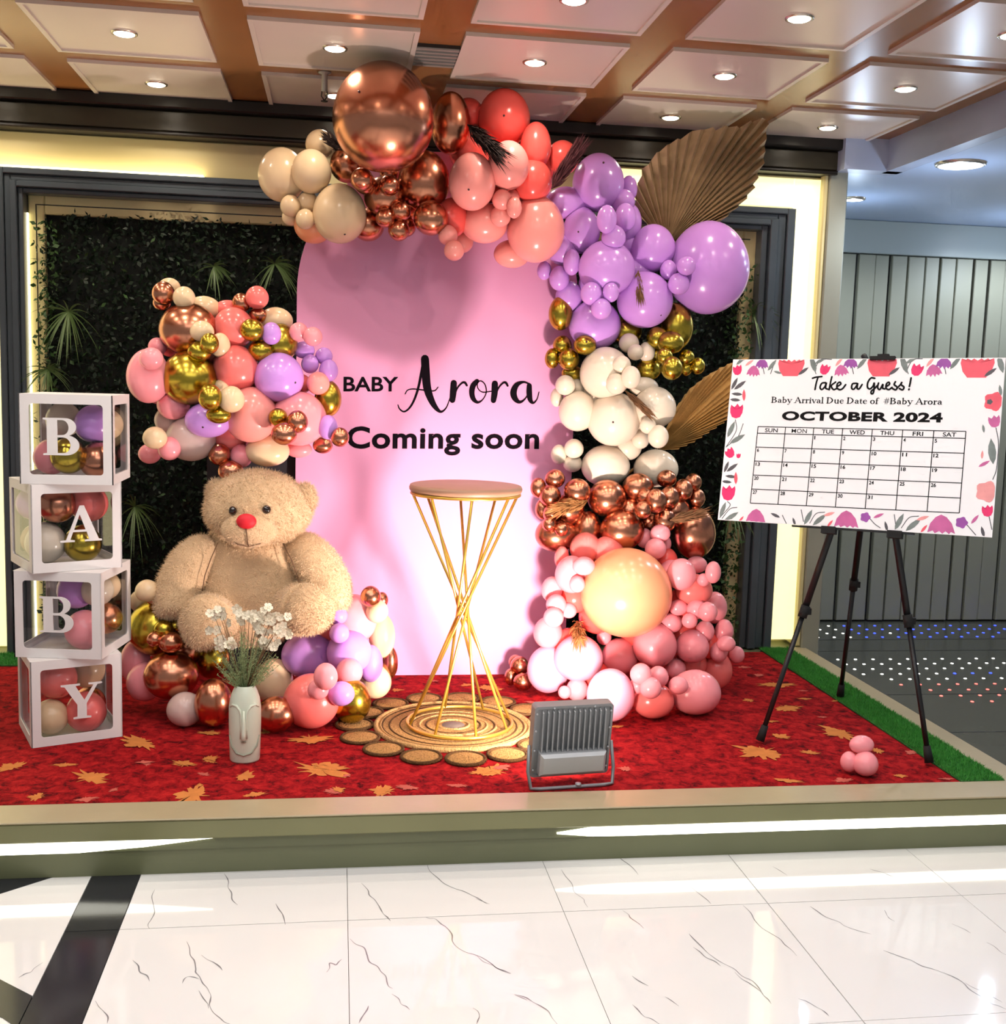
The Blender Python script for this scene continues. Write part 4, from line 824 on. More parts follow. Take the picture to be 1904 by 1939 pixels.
(-0.378,4.550,1.781,0.0367,0.0383,'copper','K',"small chrome copper balloon in cluster above the bear, upper half, third from left"),
(-0.314,4.554,1.735,0.0357,0.0314,'copper','K',"small chrome copper balloon in cluster above the bear, upper half, rightmost of these"),
(-0.316,4.522,1.802,0.0445,0.0445,'coral','K',"small coral pink balloon in cluster above the bear, upper half, rightmost of these"),
(-0.449,4.458,1.612,0.0386,0.0476,'cream','K',"small cream balloon in cluster above the bear, upper half, lowest of these"),
(-0.510,4.403,1.661,0.0448,0.0396,'cream','K',"small cream balloon in cluster above the bear, upper half, third from top"),
(-0.520,4.408,1.586,0.0449,0.0397,'gold','K',"small chrome gold balloon in cluster above the bear, upper half, leftmost of these"),
(-0.478,4.358,1.616,0.0351,0.0392,'gold','K',"small chrome gold balloon in cluster above the bear, upper half, second from left"),
(-0.299,4.491,1.598,0.0488,0.0423,'gold','K',"small chrome gold balloon in cluster above the bear, upper half, rightmost of these"),
(-0.330,4.453,1.674,0.0466,0.0434,'gold','K',"small chrome gold balloon in cluster above the bear, upper half, third from left"),
(-0.258,4.466,1.664,0.0378,0.0431,'lilac','K',"small lilac balloon in cluster above the bear, upper half, leftmost of these"),
(-0.444,4.452,1.456,0.0297,0.0276,'cream','K',"small cream balloon in cluster above the bear, lower half, second from left"),
(-0.445,4.362,1.352,0.0469,0.0344,'gold','K',"small chrome gold balloon in cluster above the bear, lower half, second from left"),
(-0.396,4.343,1.411,0.0483,0.0498,'cream','K',"small cream balloon in cluster above the bear, lower half, rightmost of these"),
(-0.471,4.314,1.417,0.0442,0.0494,'gold','K',"small chrome gold balloon in cluster above the bear, lower half, leftmost of these"),
(-0.156,4.510,1.675,0.0372,0.0372,'pink','K',"small pink balloon in cluster above the bear, upper half, third from left"),
(-0.101,4.481,1.658,0.0371,0.0371,'pink','K',"small pink balloon in cluster above the bear, upper half, rightmost of these"),
(-0.113,4.569,1.553,0.0346,0.0379,'lilac','K',"small lilac balloon in cluster above the bear, upper half, third from left"),
(-0.040,4.568,1.529,0.0380,0.0446,'lilac','K',"small lilac balloon in cluster above the bear, upper half, rightmost of these"),
(-0.080,4.525,1.478,0.0453,0.0453,'salmon','K',"small salmon pink balloon in cluster above the bear, lower half"),
(-0.228,4.412,1.345,0.0367,0.0351,'gold','K',"small chrome gold balloon in cluster above the bear, lower half, rightmost of these"),
(-0.154,4.378,1.331,0.0402,0.0439,'copper','K',"small chrome copper balloon in cluster above the bear, lower half, fourth from left"),
(-0.202,4.344,1.286,0.0488,0.0435,'copper','K',"small chrome copper balloon in cluster above the bear, lower half, third from left"),
(-0.039,4.456,1.309,0.0384,0.0481,'lilac','K',"small lilac balloon in cluster above the bear, lower half"),
(-0.060,4.588,1.230,0.0396,0.0340,'copper','K',"small chrome copper balloon in cluster above the bear, lower half, fifth from left"),
(0.008,4.424,1.273,0.0355,0.0382,'copper','K',"small chrome copper balloon in cluster above the bear, lower half, rightmost of these"),
(-0.458,4.519,1.190,0.0439,0.0439,'copper','K',"small chrome copper balloon in cluster above the bear, lower half, leftmost of these"),
(-0.375,4.528,1.186,0.0441,0.0469,'pink','K',"small pink balloon in cluster above the bear, lower half, third from left"),
(-0.413,4.502,1.127,0.0504,0.0428,'copper','K',"small chrome copper balloon in cluster above the bear, lower half, second from left"),
(-0.733,4.586,1.183,0.0442,0.0398,'pink','K',"small pink balloon in cluster above the bear, lower half, leftmost of these"),
(-0.639,4.457,1.214,0.0441,0.0457,'pink','K',"small pink balloon in cluster above the bear, lower half, second from left"),
(-0.687,4.421,1.256,0.0457,0.0426,'cream','K',"small cream balloon in cluster above the bear, lower half, leftmost of these"),
(-0.577,4.476,0.417,0.0668,0.0668,'copper','B',"medium chrome copper balloon in pile left of the face vase"),
(-0.037,4.485,0.492,0.0423,0.0423,'coral','B',"small coral pink balloon in pile right of the bear"),
(-0.777,4.479,0.371,0.0581,0.0881,'pink','B',"medium pink balloon in pile left of the face vase, topmost of two"),
(-0.730,4.416,0.309,0.0706,0.0761,'pink','B',"medium pink balloon in pile left of the face vase, lowest of two"),
(-0.480,4.448,0.390,0.0680,0.0786,'gold','B',"medium chrome gold balloon in pile left of the face vase"),
(-0.557,4.246,0.247,0.0684,0.0651,'mauve','B',"medium mauve beige balloon in pile left of the face vase"),
(0.221,4.489,0.358,0.0318,0.0671,'copper','B',"small chrome copper balloon in pile right of the bear, lowest of these"),
(0.186,4.482,0.471,0.0529,0.0907,'cream','B',"medium cream balloon in pile right of the bear, topmost of two"),
(-0.217,4.160,0.249,0.0765,0.0679,'copper','B',"medium chrome copper balloon in pile right of the bear"),
(0.067,4.466,0.543,0.0978,0.1014,'pink','B',"large pink balloon in pile right of the bear"),
(0.162,4.477,0.283,0.0658,0.0694,'cream','B',"medium cream balloon in pile right of the bear, lowest of two"),
(0.140,4.421,0.372,0.0489,0.0761,'lilac','B',"medium lilac balloon in pile right of the bear"),
(-0.620,4.336,0.356,0.1036,0.0934,'copper','B',"large chrome copper balloon in pile left of the face vase, leftmost of two"),
(-0.449,4.212,0.281,0.0714,0.0914,'copper','B',"large chrome copper balloon in pile left of the face vase, rightmost of two"),
(-0.241,4.473,0.288,0.0763,0.0941,'cream','B',"large cream balloon in pile right of the bear"),
(-0.106,4.467,0.399,0.1083,0.0941,'lilac','B',"large lilac balloon in pile right of the bear, leftmost of two"),
(0.054,4.367,0.433,0.0889,0.0854,'lilac','B',"large lilac balloon in pile right of the bear, rightmost of two"),
(0.062,4.252,0.269,0.0768,0.0871,'gold','B',"large chrome gold balloon in pile right of the bear"),
(-0.089,4.202,0.286,0.1058,0.1038,'coral','B',"large coral pink balloon in pile right of the bear"),
(-0.696,4.462,0.512,0.1058,0.1093,'gold','B',"large chrome gold balloon in pile left of the face vase"),
(0.184,4.491,0.617,0.0247,0.0316,'copper','B',"small chrome copper balloon in pile right of the bear, second from top"),
(0.161,4.398,0.590,0.0444,0.0477,'cream','B',"small cream balloon in pile right of the bear"),
(0.134,4.362,0.656,0.0399,0.0419,'copper','B',"small chrome copper balloon in pile right of the bear, topmost of these"),
(-0.768,4.489,0.611,0.0306,0.0412,'cream','B',"small cream balloon in pile left of the face vase, lowest of two"),
(-0.686,4.422,0.631,0.0368,0.0276,'copper','B',"small chrome copper balloon in pile left of the face vase, topmost of these"),
(-0.714,4.381,0.674,0.0448,0.0428,'cream','B',"small cream balloon in pile left of the face vase, topmost of two"),
(-0.610,4.376,0.538,0.0274,0.0274,'gold','B',"small chrome gold balloon in pile left of the face vase, rightmost of two"),
(-0.648,4.344,0.533,0.0382,0.0343,'gold','B',"small chrome gold balloon in pile left of the face vase, leftmost of two"),
(-0.677,4.320,0.500,0.0296,0.0296,'copper','B',"small chrome copper balloon in pile left of the face vase, second from top"),
(-0.616,4.307,0.490,0.0457,0.0405,'copper','B',"small chrome copper balloon in pile left of the face vase, lowest of these"),
(0.008,4.367,0.581,0.0372,0.0372,'lilac','B',"small lilac balloon in pile right of the bear, topmost of these"),
(0.014,4.303,0.524,0.0387,0.0387,'lilac','B',"small lilac balloon in pile right of the bear, second from top"),
(-0.061,4.089,0.362,0.0388,0.0388,'pink','B',"small pink balloon in pile right of the bear, lowest of two"),
(-0.034,4.037,0.425,0.0438,0.0500,'pink','B',"small pink balloon in pile right of the bear, topmost of two"),
(0.054,4.278,0.378,0.0518,0.0531,'pink','B',"medium pink balloon in pile right of the bear"),
(0.023,4.139,0.331,0.0502,0.0464,'lilac','B',"small lilac balloon in pile right of the bear, lowest of these"),
(1.782,3.590,0.223,0.0306,0.0363,'pink','F',"small pink balloon in trio lying near the easel, second from top"),
(1.828,3.561,0.225,0.0437,0.0437,'pink','F',"small pink balloon in trio lying near the easel, lowest of these"),
(1.824,3.590,0.284,0.0440,0.0325,'pink','F',"small pink balloon in trio lying near the easel, topmost of these"),
]
ob_by = {}
for (x, y, z, rx, rz, c, zn, lab) in BALLOONS:
    ob_by[lab] = balloon(x, y, z, rx, rz, c, lab, GROUPS[zn])

# dark nozzle tips that show on a few balloons
for lab, p in [('giant chrome copper balloon on top of the pink arch',(0.061,4.294,2.541)),
 ('large salmon pink balloon on top of the pink arch, second from left',(0.493,4.487,2.246)),
 ("large cream balloon at the arch garland's upper left end, rightmost of these",(0.017,4.620,2.069)),
 ('large red-lit coral balloon on top of the pink arch, third from left',(0.643,4.624,2.564)),
 ('large lilac balloon beside the big palm fan, topmost of these',(1.077,4.709,2.420)),
 ('large lilac balloon beside the big palm fan, lowest of these',(0.985,4.723,2.136)),
 ('small chrome gold balloon in the gold band under the lilacs, fifth from left',(1.031,4.692,1.681)),
 ('large lilac balloon in lower half of the lilac section, third from top',(1.335,4.652,1.802)),
 ('large lilac balloon in cluster above the bear, upper half',(-0.165,4.423,1.479)),
 ('large lilac balloon in cluster above the bear, lower half',(-0.506,4.389,1.302)),
 ('large ivory balloon in lower half of ivory section, third from left',(1.143,4.629,1.349))]:
    o = ob_by[lab]; t = link('tip', MB().ell((0, 0, 0), (.0045, .003, .0045), 10, 6).mesh('tip'), M_tip, o)
    t.location = tuple((p[i]-o.location[i])/o.scale[i] for i in range(3)); t.scale = tuple(1/o.scale[i] for i in range(3))

# ---- dried palm fans
M_palm = mat('dried_palm', (186, 158, 118), .6, vary=.22, scale=18, bump=.15, bscale=120)
M_palm2 = mat('dried_palm_golden', (208, 166, 100), .55, vary=.22, scale=18, bump=.15, bscale=120)
def palm(base, outline, m, label, name='palm_fan', pleat=.019, bow=.05):
    b = Vector(base); mb = MB(); O = [Vector(p) for p in outline]
    # resample the outline
    seg = [0]
    for a, c in zip(O, O[1:]): seg.append(seg[-1]+(c-a).length)
    n = 54; pts = []
    for i in range(n+1):
        t = seg[-1]*i/n; k = max(j for j in range(len(seg)) if seg[j] <= t+1e-9); k = min(k, len(O)-2)
        u = (t-seg[k])/max(seg[k+1]-seg[k], 1e-9); pts.append(O[k].lerp(O[k+1], u))
    R = 9; vs = []; rr = random.Random(3)
    for i, p in enumerate(pts):
        sg = 1 if i % 2 else -1
        jag = rr.uniform(.965, 1.0)
        for k in range(R+1):
            t = (.03+.97*k/R)*jag; q = b.lerp(p, t)
            q.y += sg*pleat*(.25+.75*t) + bow*math.sin(t*2.2)*(.5-abs(i/n-.5)) - bow*.4*t*t
            vs.append(q-b)
    fs = [(i*(R+1)+k, i*(R+1)+k+1, (i+1)*(R+1)+k+1, (i+1)*(R+1)+k) for i in range(n) for k in range(R)]
    th = [(v[0], v[1]+.0015, v[2]) for v in vs]; nv = len(vs)
    root = empty(name, base); tag(root, label, 'palm leaf')
    mb.add(vs, fs); mb.add(th, [f[::-1] for f in fs]); mb.build('fan_blade', m, root)
    d = (b-pts[n//2]).normalized()
    MB().tube([(0, 0.006, 0), tuple(d*.12+Vector((0, .01, 0))), tuple(d*.30+Vector((0, .03, 0)))], [.007, .006, .005], 8).build('stalk', m, root)
palm((1.419,4.900,2.125), [(1.266,4.900,2.247),(1.257,4.900,2.336),(1.286,4.900,2.434),(1.349,4.900,2.509),(1.422,4.900,2.567),(1.514,4.900,2.617),(1.633,4.900,2.641),(1.735,4.900,2.657),(1.813,4.900,2.688),(1.855,4.900,2.686),(1.852,4.900,2.601),(1.845,4.900,2.514),(1.826,4.900,2.434),(1.797,4.900,2.376),(1.761,4.900,2.324),(1.708,4.900,2.276),(1.655,4.900,2.228),(1.556,4.900,2.177),(1.485,4.900,2.151)], M_palm, 'large dried brown palm fan rising behind the lilac balloons')
palm((1.425,4.930,1.217), [(1.480,4.930,1.343),(1.518,4.930,1.434),(1.566,4.930,1.501),(1.659,4.930,1.575),(1.762,4.930,1.625),(1.840,4.930,1.656),(1.873,4.930,1.615),(1.867,4.930,1.543),(1.822,4.930,1.458),(1.771,4.930,1.378),(1.685,4.930,1.319),(1.593,4.930,1.259),(1.516,4.930,1.224)], M_palm2, 'smaller golden dried palm fan between ivory balloons and calendar sign')

# ---- pampas tufts tucked into the garland
def plume(p0, p1, width, n, m, label, seed, splay=1.0):
    a, b = Vector(p0), Vector(p1); L = (b-a).length; d = (b-a).normalized(); rr = random.Random(seed); mb = MB()
    sd = d.cross(Vector((0, 1, 0))).normalized(); fr_ = d.cross(sd)
    mb.tube([(0, 0, 0), tuple(d*L*.55)], [.003, .0015], 6)
    for i in range(n):
        t0 = rr.uniform(0, .6); an = rr.uniform(0, 2*PI); out = sd*math.cos(an)+fr_*math.sin(an)
        l = L*rr.uniform(.28, .5); q = d*L*t0; e = q+d*l*rr.uniform(.6, 1.0)+out*width*rr.uniform(.3, 1.0)*splay
        mid = q.lerp(e, .5)+out*width*.18; w = .0016
        s2 = (e-q).cross(Vector((rr.uniform(-1, 1), 1, rr.uniform(-1, 1)))).normalized()*w
        mb.add([q-s2, q+s2, mid+s2*1.3, mid-s2*1.3, e], [(0, 1, 2, 3), (3, 2, 4)])
    root = empty('pampas_plume', p0); tag(root, label, 'dried grass'); mb.build('plume', m, root)
M_pam = [mat('pampas_dark', (44, 26, 22), .8, vary=.3, scale=40), mat('pampas_brown', (132, 92, 58), .8, vary=.3, scale=40), mat('pampas_gold', (196, 138, 80), .8, vary=.3, scale=40), mat('pampas_wine', (80, 30, 36), .8, vary=.3, scale=60)]
plume((0.496,4.608,2.516), (0.658,4.423,2.326), .045, 340, M_pam[0], 'dark pampas plume drooping over the coral balloons', 1)
plume((0.004,4.694,2.405), (-0.088,4.657,2.472), .030, 130, M_pam[0], 'small black pampas tuft left of the giant copper balloon', 2)
plume((0.840,4.590,2.282), (0.984,4.590,2.505), .036, 620, M_pam[3], 'dark wine red grass plume left of the lilac balloons', 3, 1.0)
plume((1.246,4.713,1.985), (1.229,4.571,1.818), .022, 170, M_pam[1], 'brown pampas tuft between the lilac balloons', 4)
plume((1.202,4.670,1.481), (1.322,4.570,1.354), .020, 170, M_pam[1], 'brown pampas tuft on the ivory balloons', 5)
plume((1.057,4.674,1.011), (0.862,4.581,0.965), .040, 300, M_pam[2], 'golden pampas tuft at left of the copper band', 6)
plume((1.388,4.558,0.945), (1.568,4.521,0.990), .030, 280, M_pam[1], 'brown pampas tuft at right of the copper band', 7)
plume((1.015,4.604,0.502), (0.986,4.392,0.427), .045, 190, M_pam[2], 'short brown tuft over the pale blush balloon', 8)

# ---- teddy bear
M_fur = mat('bear_plush', (222, 188, 148), .95, vary=.10, scale=14, bump=.6, bscale=160, sheen=.3, spec=.1)
M_furb = mat('bear_fur', (228, 196, 156), .95, vary=.14, scale=20, sheen=.3, spec=.1)
M_nose = mat('red_nose', (214, 22, 40), .6, bump=.1, bscale=400)
M_eye = mat('bear_eye', (26, 14, 8), .08, coat=.8)
M_stitch = mat('stitching', (110, 80, 54), .8)
bear = empty('teddy_bear', (-.34, 4.50, .44)); tag(bear, 'big cream teddy bear with red nose seated on balloons', 'teddy bear')
BO = bear.location
def fur_on(part, mb, n, L=.013, seed=0, w=.0011):
    """short blades scattered on the part's surface"""
    V = np.array(mb.v); T = []
    for f_ in mb.f:
        T.append(f_[:3])
        if len(f_) == 4: T.append((f_[0], f_[2], f_[3]))
    T = np.array(T); a, b, c = V[T[:, 0]], V[T[:, 1]], V[T[:, 2]]
    nr = np.cross(b-a, c-a); ar = np.linalg.norm(nr, axis=1); ok = ar > 1e-12; nr[ok] /= ar[ok][:, None]
    rg = np.random.default_rng(seed); i = rg.choice(len(T), n, p=ar/ar.sum()); u = rg.random((n, 2)); s = u.sum(1) > 1; u[s] = 1-u[s]
    p = a[i]+(b-a)[i]*u[:, :1]+(c-a)[i]*u[:, 1:]; nn = nr[i]
    d = nn*1.0+rg.normal(0, .55, (n, 3))+np.array([0, 0, -.35]); d /= np.linalg.norm(d, axis=1, keepdims=True)
    sd = np.cross(d, rg.normal(0, 1, (n, 3))); sd /= np.linalg.norm(sd, axis=1, keepdims=True)
    l = L*rg.uniform(.6, 1.2, (n, 1)); p = p-nn*.002
    VV = np.stack([p-sd*w, p+sd*w, p+d*l], 1).reshape(-1, 3)
    me = bpy.data.meshes.new('fur'); me.from_pydata(VV.tolist(), [], np.arange(3*n).reshape(-1, 3).tolist())
    tag(link('fur', me, M_furb, part), kind='stuff')
def lumpy(mb, amp=.006, fq=9):
    out = []
    for x, y, z in mb.v:
        k = amp*(math.sin(fq*x+1.3)*math.cos(fq*1.3*z)+.6*math.sin(fq*1.7*y+z*fq))
        out.append((x+k, y+k*.6, z+k*.7))
    mb.v = out; return mb
def bpart(name, mb, n, seed, L=.013):
    mb.v = [(x-BO.x, y-BO.y, z-BO.z) for x, y, z in mb.v]
    o = mb.build(name, M_fur, bear); fur_on(o, mb, n, L*1.3, seed); return o
def limb(pts, rad, n=22):  # smooth tapering limb
    P = np.array(pts, float); R = np.array(rad, float); t = np.linspace(0, len(P)-1, 26); out = []; rr = []
    for v in t:
        i = min(int(v), len(P)-2); u = v-i; s = u*u*(3-2*u)
        i0, i3 = max(i-1, 0), min(i+2, len(P)-1)
        out.append(.5*((2*P[i])+(-P[i0]+P[i+1])*u+(2*P[i0]-5*P[i]+4*P[i+1]-P[i3])*u*u+(-P[i0]+3*P[i]-3*P[i+1]+P[i3])*u**3)); rr.append(R[i]*(1-s)+R[i+1]*s)
    k = len(out); rr = [r*(math.sqrt(max(.02, 1-(1-min(1, j/4))**2)))*(math.sqrt(max(.02, 1-(1-min(1, (k-1-j)/4))**2))) for j, r in enumerate(rr)]
    return MB().tube([tuple(p) for p in out], rr, n)
# torso: pear shaped
prof = [(.001, -.24), (.12, -.225), (.19, -.17), (.225, -.09), (.232, 0), (.222, .09), (.195, .17), (.15, .235), (.09, .27), (.001, .285)]
tor = MB().lathe(prof, 32, (-.335, 4.54, .665), 1.0, .80, cap=False)
torso = bpart('torso', lumpy(tor), 15000, 1)
hd = MB().ell((0, 0, 0), (.205, .165, .155), 36, 24)
hv = []
for x_, y_, z_ in hd.v:  # heavy cheeks, narrower crown
    k = 1+.10*max(0, -z_/.155)*(1-abs(z_)/.17) - .08*max(0, z_/.155); hv.append((x_*k, y_*k, z_+(.01 if z_ < 0 else 0)))
hd.v = [(x_-.305, y_+4.44, z_+.985) for x_, y_, z_ in hv]
head = bpart('head', lumpy(hd, .004), 15000, 2, .015)
bpart('ear', MB().ell((-.128, 4.44, 1.030), (.048, .038, .060), 16, 10), 2500, 3, .016)
bpart('ear', MB().ell((-.468, 4.50, 1.045), (.040, .032, .050), 16, 10), 2000, 4, .014)
muz = MB().ell((-.325, 4.300, .925), (.105, .060, .070), 24, 16); bpart('muzzle', muz, 5000, 5, .007)
def rb(name, mb, m, parent=bear, lab=None):
    mb.v = [(x-BO.x, y-BO.y, z-BO.z) for x, y, z in mb.v]; o = mb.build(name, m, parent)
    if lab: o['label'] = lab
    return o
rb('nose', MB().ell((-.333, 4.244, .963), (.037, .022, .029), 20, 12), M_nose, lab='oval red plush nose')
rb('eye', MB().ell((-.386, 4.281, .998), (.0155, .012, .0165), 14, 10), M_eye, lab='glossy dark brown eye')
rb('eye', MB().ell((-.262, 4.278, 1.004), (.0165, .012, .0165), 14, 10), M_eye, lab='glossy dark brown eye')
rb('stitching', MB().tube([(-.333, 4.238, .935), (-.330, 4.236, .910), (-.328, 4.244, .885), (-.327, 4.262, .868)], .0022, 6).tube([(-.40, 4.275, .895), (-.365, 4.258, .874), (-.327, 4.256, .866), (-.285, 4.262, .876), (-.25, 4.285, .905)], .0018, 6), M_stitch, lab='thin mouth stitching')
# arms hang at the sides, legs stretched towards the viewer
bpart('arm', limb([(-.47, 4.50, .835), (-.56, 4.44, .76), (-.605, 4.40, .66), (-.60, 4.35, .57)], [.075, .088, .085, .075]), 7000, 6)
bpart('arm', limb([(-.18, 4.50, .845), (-.085, 4.44, .775), (-.030, 4.40, .685), (-.035, 4.35, .60)], [.075, .090, .088, .078]), 7000, 7)
bpart('leg', limb([(-.42, 4.50, .56), (-.47, 4.38, .565), (-.495, 4.28, .575)], [.10, .10, .105]), 5000, 8)
bpart('leg', limb([(-.22, 4.50, .59), (-.15, 4.38, .605), (-.105, 4.28, .625)], [.10, .10, .10]), 5000, 9)
bpart('foot', lumpy(MB().ell((-.492, 4.245, .575), (.088, .055, .098), 26, 16)), 5000, 10)
bpart('foot', lumpy(MB().ell((-.100, 4.245, .625), (.090, .055, .094), 26, 16)), 5000, 11)
rb('seam', MB().tube([(-.450, 4.375, .862), (-.475, 4.362, .80), (-.495, 4.345, .74), (-.505, 4.345, .68)], .0022, 6), M_stitch)
rb('seam', MB().tube([(-.205, 4.372, .862), (-.170, 4.352, .80), (-.148, 4.34, .74), (-.140, 4.34, .69)], .0022, 6), M_stitch)

# ---- letter boxes
M_card = mat('white_card', (232, 226, 224), .5, vary=.03, scale=6)
def clear_mat():
    m = bpy.data.materials.new('clear_film'); m.use_nodes = True; nt = m.node_tree; N = nt.nodes; L = nt.links
    for n in list(N):
        if n.type != 'OUTPUT_MATERIAL': N.remove(n)
    out = [n for n in N if n.type == 'OUTPUT_MATERIAL'][0]
    tr = N.new('ShaderNodeBsdfTransparent'); tr.inputs[0].default_value = (.93, .93, .94, 1)
    gl = N.new('ShaderNodeBsdfGlossy'); gl.inputs['Roughness'].default_value = .08
    nz = N.new('ShaderNodeTexNoise'); nz.inputs['Scale'].default_value = 6; bp = N.new('ShaderNodeBump'); bp.inputs['Strength'].default_value = .08
    L.new(nz.outputs['Fac'], bp.inputs['Height']); L.new(bp.outputs['Normal'], gl.inputs['Normal'])
    lw = N.new('ShaderNodeLayerWeight'); lw.inputs['Blend'].default_value = .5; pw = N.new('ShaderNodeMath'); pw.operation = 'POWER'; pw.inputs[1].default_value = 3.0; L.new(lw.outputs['Facing'], pw.inputs[0]); ml = N.new('ShaderNodeMath'); ml.operation = 'MULTIPLY_ADD'; ml.inputs[1].default_value = .55; ml.inputs[2].default_value = .03; L.new(pw.outputs[0], ml.inputs[0])
    mx = N.new('ShaderNodeMixShader'); L.new(ml.outputs[0], mx.inputs[0]); L.new(tr.outputs[0], mx.inputs[1]); L.new(gl.outputs[0], mx.inputs[2]); L.new(mx.outputs[0], out.inputs[0])
    return m
M_clear = clear_mat()
SB = .31
def rrect(w, h, r, n=5):
    P = []
    for cx, cy, a0 in ((w/2-r, h/2-r, 0), (-w/2+r, h/2-r, PI/2), (-w/2+r, -h/2+r, PI), (w/2-r, -h/2+r, 1.5*PI)):
        for k in range(n+1): a = a0+PI/2*k/n; P.append((cx+r*math.cos(a), cy+r*math.sin(a)))
    return P
def window_panel(S_, m_=.033, r=.012, th=.004, lift=.004):
    """square card panel in the local XZ plane (y=0 outside), with a rounded window; returns frame, pane"""
    inn = rrect(S_-2*m_, S_-2*m_, r); out = []
    for x, z in inn:
        k = (S_/2)/max(abs(x), abs(z)); out.append((x*k, z*k))
    # make sure the square corners exist: snap the nearest outline point of each corner arc
    n = len(inn)
    for c in range(4):
        i = c*6+3; out[i] = (math.copysign(S_/2, inn[i][0]), math.copysign(S_/2, inn[i][1]))
        i = c*6+2; out[i] = (math.copysign(S_/2, inn[i][0]), math.copysign(S_/2, inn[i][1]))
    vs = [(x, 0, z) for x, z in out]+[(x, 0, z) for x, z in inn]+[(x, th, z) for x, z in out]+[(x, th, z) for x, z in inn]
    fs = []
    for i in range(n):
        j = (i+1) % n
        fs += [(i, i+n, j+n, j), (i+2*n, j+2*n, j+3*n, i+3*n), (i+n, i+3*n, j+3*n, j+n), (i, j, j+2*n, i+2*n)]
    a = MB().add(vs, fs)
    e_ = S_/2-m_*.6; b = MB().add([(-e_, th+.0006, -e_), (e_, th+.0006, -e_), (e_, th+.0006, e_), (-e_, th+.0006, e_)], [(0, 1, 2, 3)])
    return a, b
wa, wb_ = window_panel(SB-.001); WF = wa.mesh('window_frame'); WF.materials.append(M_card); WP = wb_.mesh('window_film'); WP.materials.append(M_clear)
SOLID = MB().box(-SB/2+.001, SB/2-.001, -SB/2+.001, SB/2-.001, 0, .004).mesh('card_panel'); SOLID.materials.append(M_card)
def curve_poly(outlines, depth):
    """outlines: first the outer contour, then holes (x, z); solid letter facing -Y"""
    c = bpy.data.curves.new('letter', 'CURVE'); c.dimensions = '2D'; c.fill_mode = 'BOTH'; c.extrude = depth
    for L in outlines:
        s = c.splines.new('POLY'); s.points.add(len(L)-1); s.use_cyclic_u = True
        for p, (x, z) in zip(s.points, L): p.co = (x, z, 0, 1)
    o = bpy.data.objects.new('tmp', c); COL.objects.link(o); bpy.context.view_layer.update()
    me = bpy.data.meshes.new_from_object(o.evaluated_get(bpy.context.evaluated_depsgraph_get()))
    bpy.data.objects.remove(o); bpy.data.curves.remove(c)
    me.transform(Matrix.Rotation(PI/2, 4, 'X')); return me
def arc(cx, cz, rx, rz, a0, a1, n=12): return [(cx+rx*math.cos(math.radians(a0+(a1-a0)*i/n)), cz+rz*math.sin(math.radians(a0+(a1-a0)*i/n))) for i in range(n+1)]
# serif capitals, cap height 1, centred on x = 0
LET_B = [[(-.42, 0), (.12, 0)]+arc(.12, .27, .32, .27, -90, 75)+arc(.10, .76, .27, .24, -60, 90)+[(-.42, 1), (-.42, .955), (-.33, .94), (-.33, .06), (-.42, .045)],
         [(-.08, .06)]+arc(.06, .27, .17, .21, -90, 90)+[(-.08, .48)], [(-.08, .54)]+arc(.04, .745, .15, .20, -90, 90)+[(-.08, .945)]]
LET_A = [[(-.52, 0), (-.16, 0), (-.16, .045), (-.27, .06), (-.20, .27), (.14, .27), (.20, .06), (.09, .045), (.09, 0), (.52, 0), (.52, .045), (.44, .06), (.08, 1), (-.03, 1), (-.37, .06), (-.52, .045)], [(-.175, .33), (-.03, .76), (.115, .33)]]
LET_Y = [[(-.20, 0), (.24, 0), (.24, .045), (.13, .06), (.13, .42), (.40, .94), (.52, .955), (.52, 1), (.18, 1), (.18, .955), (.30, .94), (.08, .52), (-.14, .94), (-.03, .955), (-.03, 1), (-.50, 1), (-.50, .955), (-.41, .94), (-.10, .40), (-.10, .06), (-.20, .045)]]
BX = [(-.922, 4.198, -.005, LET_B, 'B', (-.018, .010)), (-.974, 4.234, .487, LET_A, 'A', (.012, .012)), (-.945, 4.222, -.154, LET_B, 'B', (-.004, .002)), (-.966, 4.219, .391, LET_Y, 'Y', (.014, -.004))]
LETPOS = [((305, 278), 208), ((402, 728), 200), ((285, 1188), 195), ((410, 1630), 200)]
BLAB = ['white letter box with B at the top of the stack', 'white letter box with A, second from the top', 'white letter box with B, third from the top', 'white letter box with Y at the bottom of the stack']
for k, (bx, by, a, LT, ch, off) in enumerate(BX):
    z0 = STAGE+(3-k)*SB+.0005
    r = empty('letter_box', (bx, by, z0), a); tag(r, BLAB[k], 'box', 'letter boxes stacked into a tower')
    for q, (nm, ang) in enumerate((('front_panel', 0), ('side_panel', PI/2), ('back_panel', PI), ('side_panel', -PI/2))):
        p = link(nm, WF, None, r); p.rotation_euler = (0, 0, ang); d = Matrix.Rotation(ang, 3, 'Z') @ Vector((0, -SB/2+.0005, SB/2)); p.location = d
        link('window_film', WP, None, p)
    link('bottom_panel', SOLID, None, r, (0, 0, .0005)); link('top_panel', SOLID, None, r, (0, 0, SB-.0045))
    lm = curve_poly(LT, .006); lm.materials.append(M_card); H_ = .078*1.0
    lt = link('letter', lm, None, r, (off[0], -SB/2+.002, SB/2-.064+off[1])); lt.scale = (.138, .3, .128)
    lt['label'] = 'white serif capital letter ' + ch
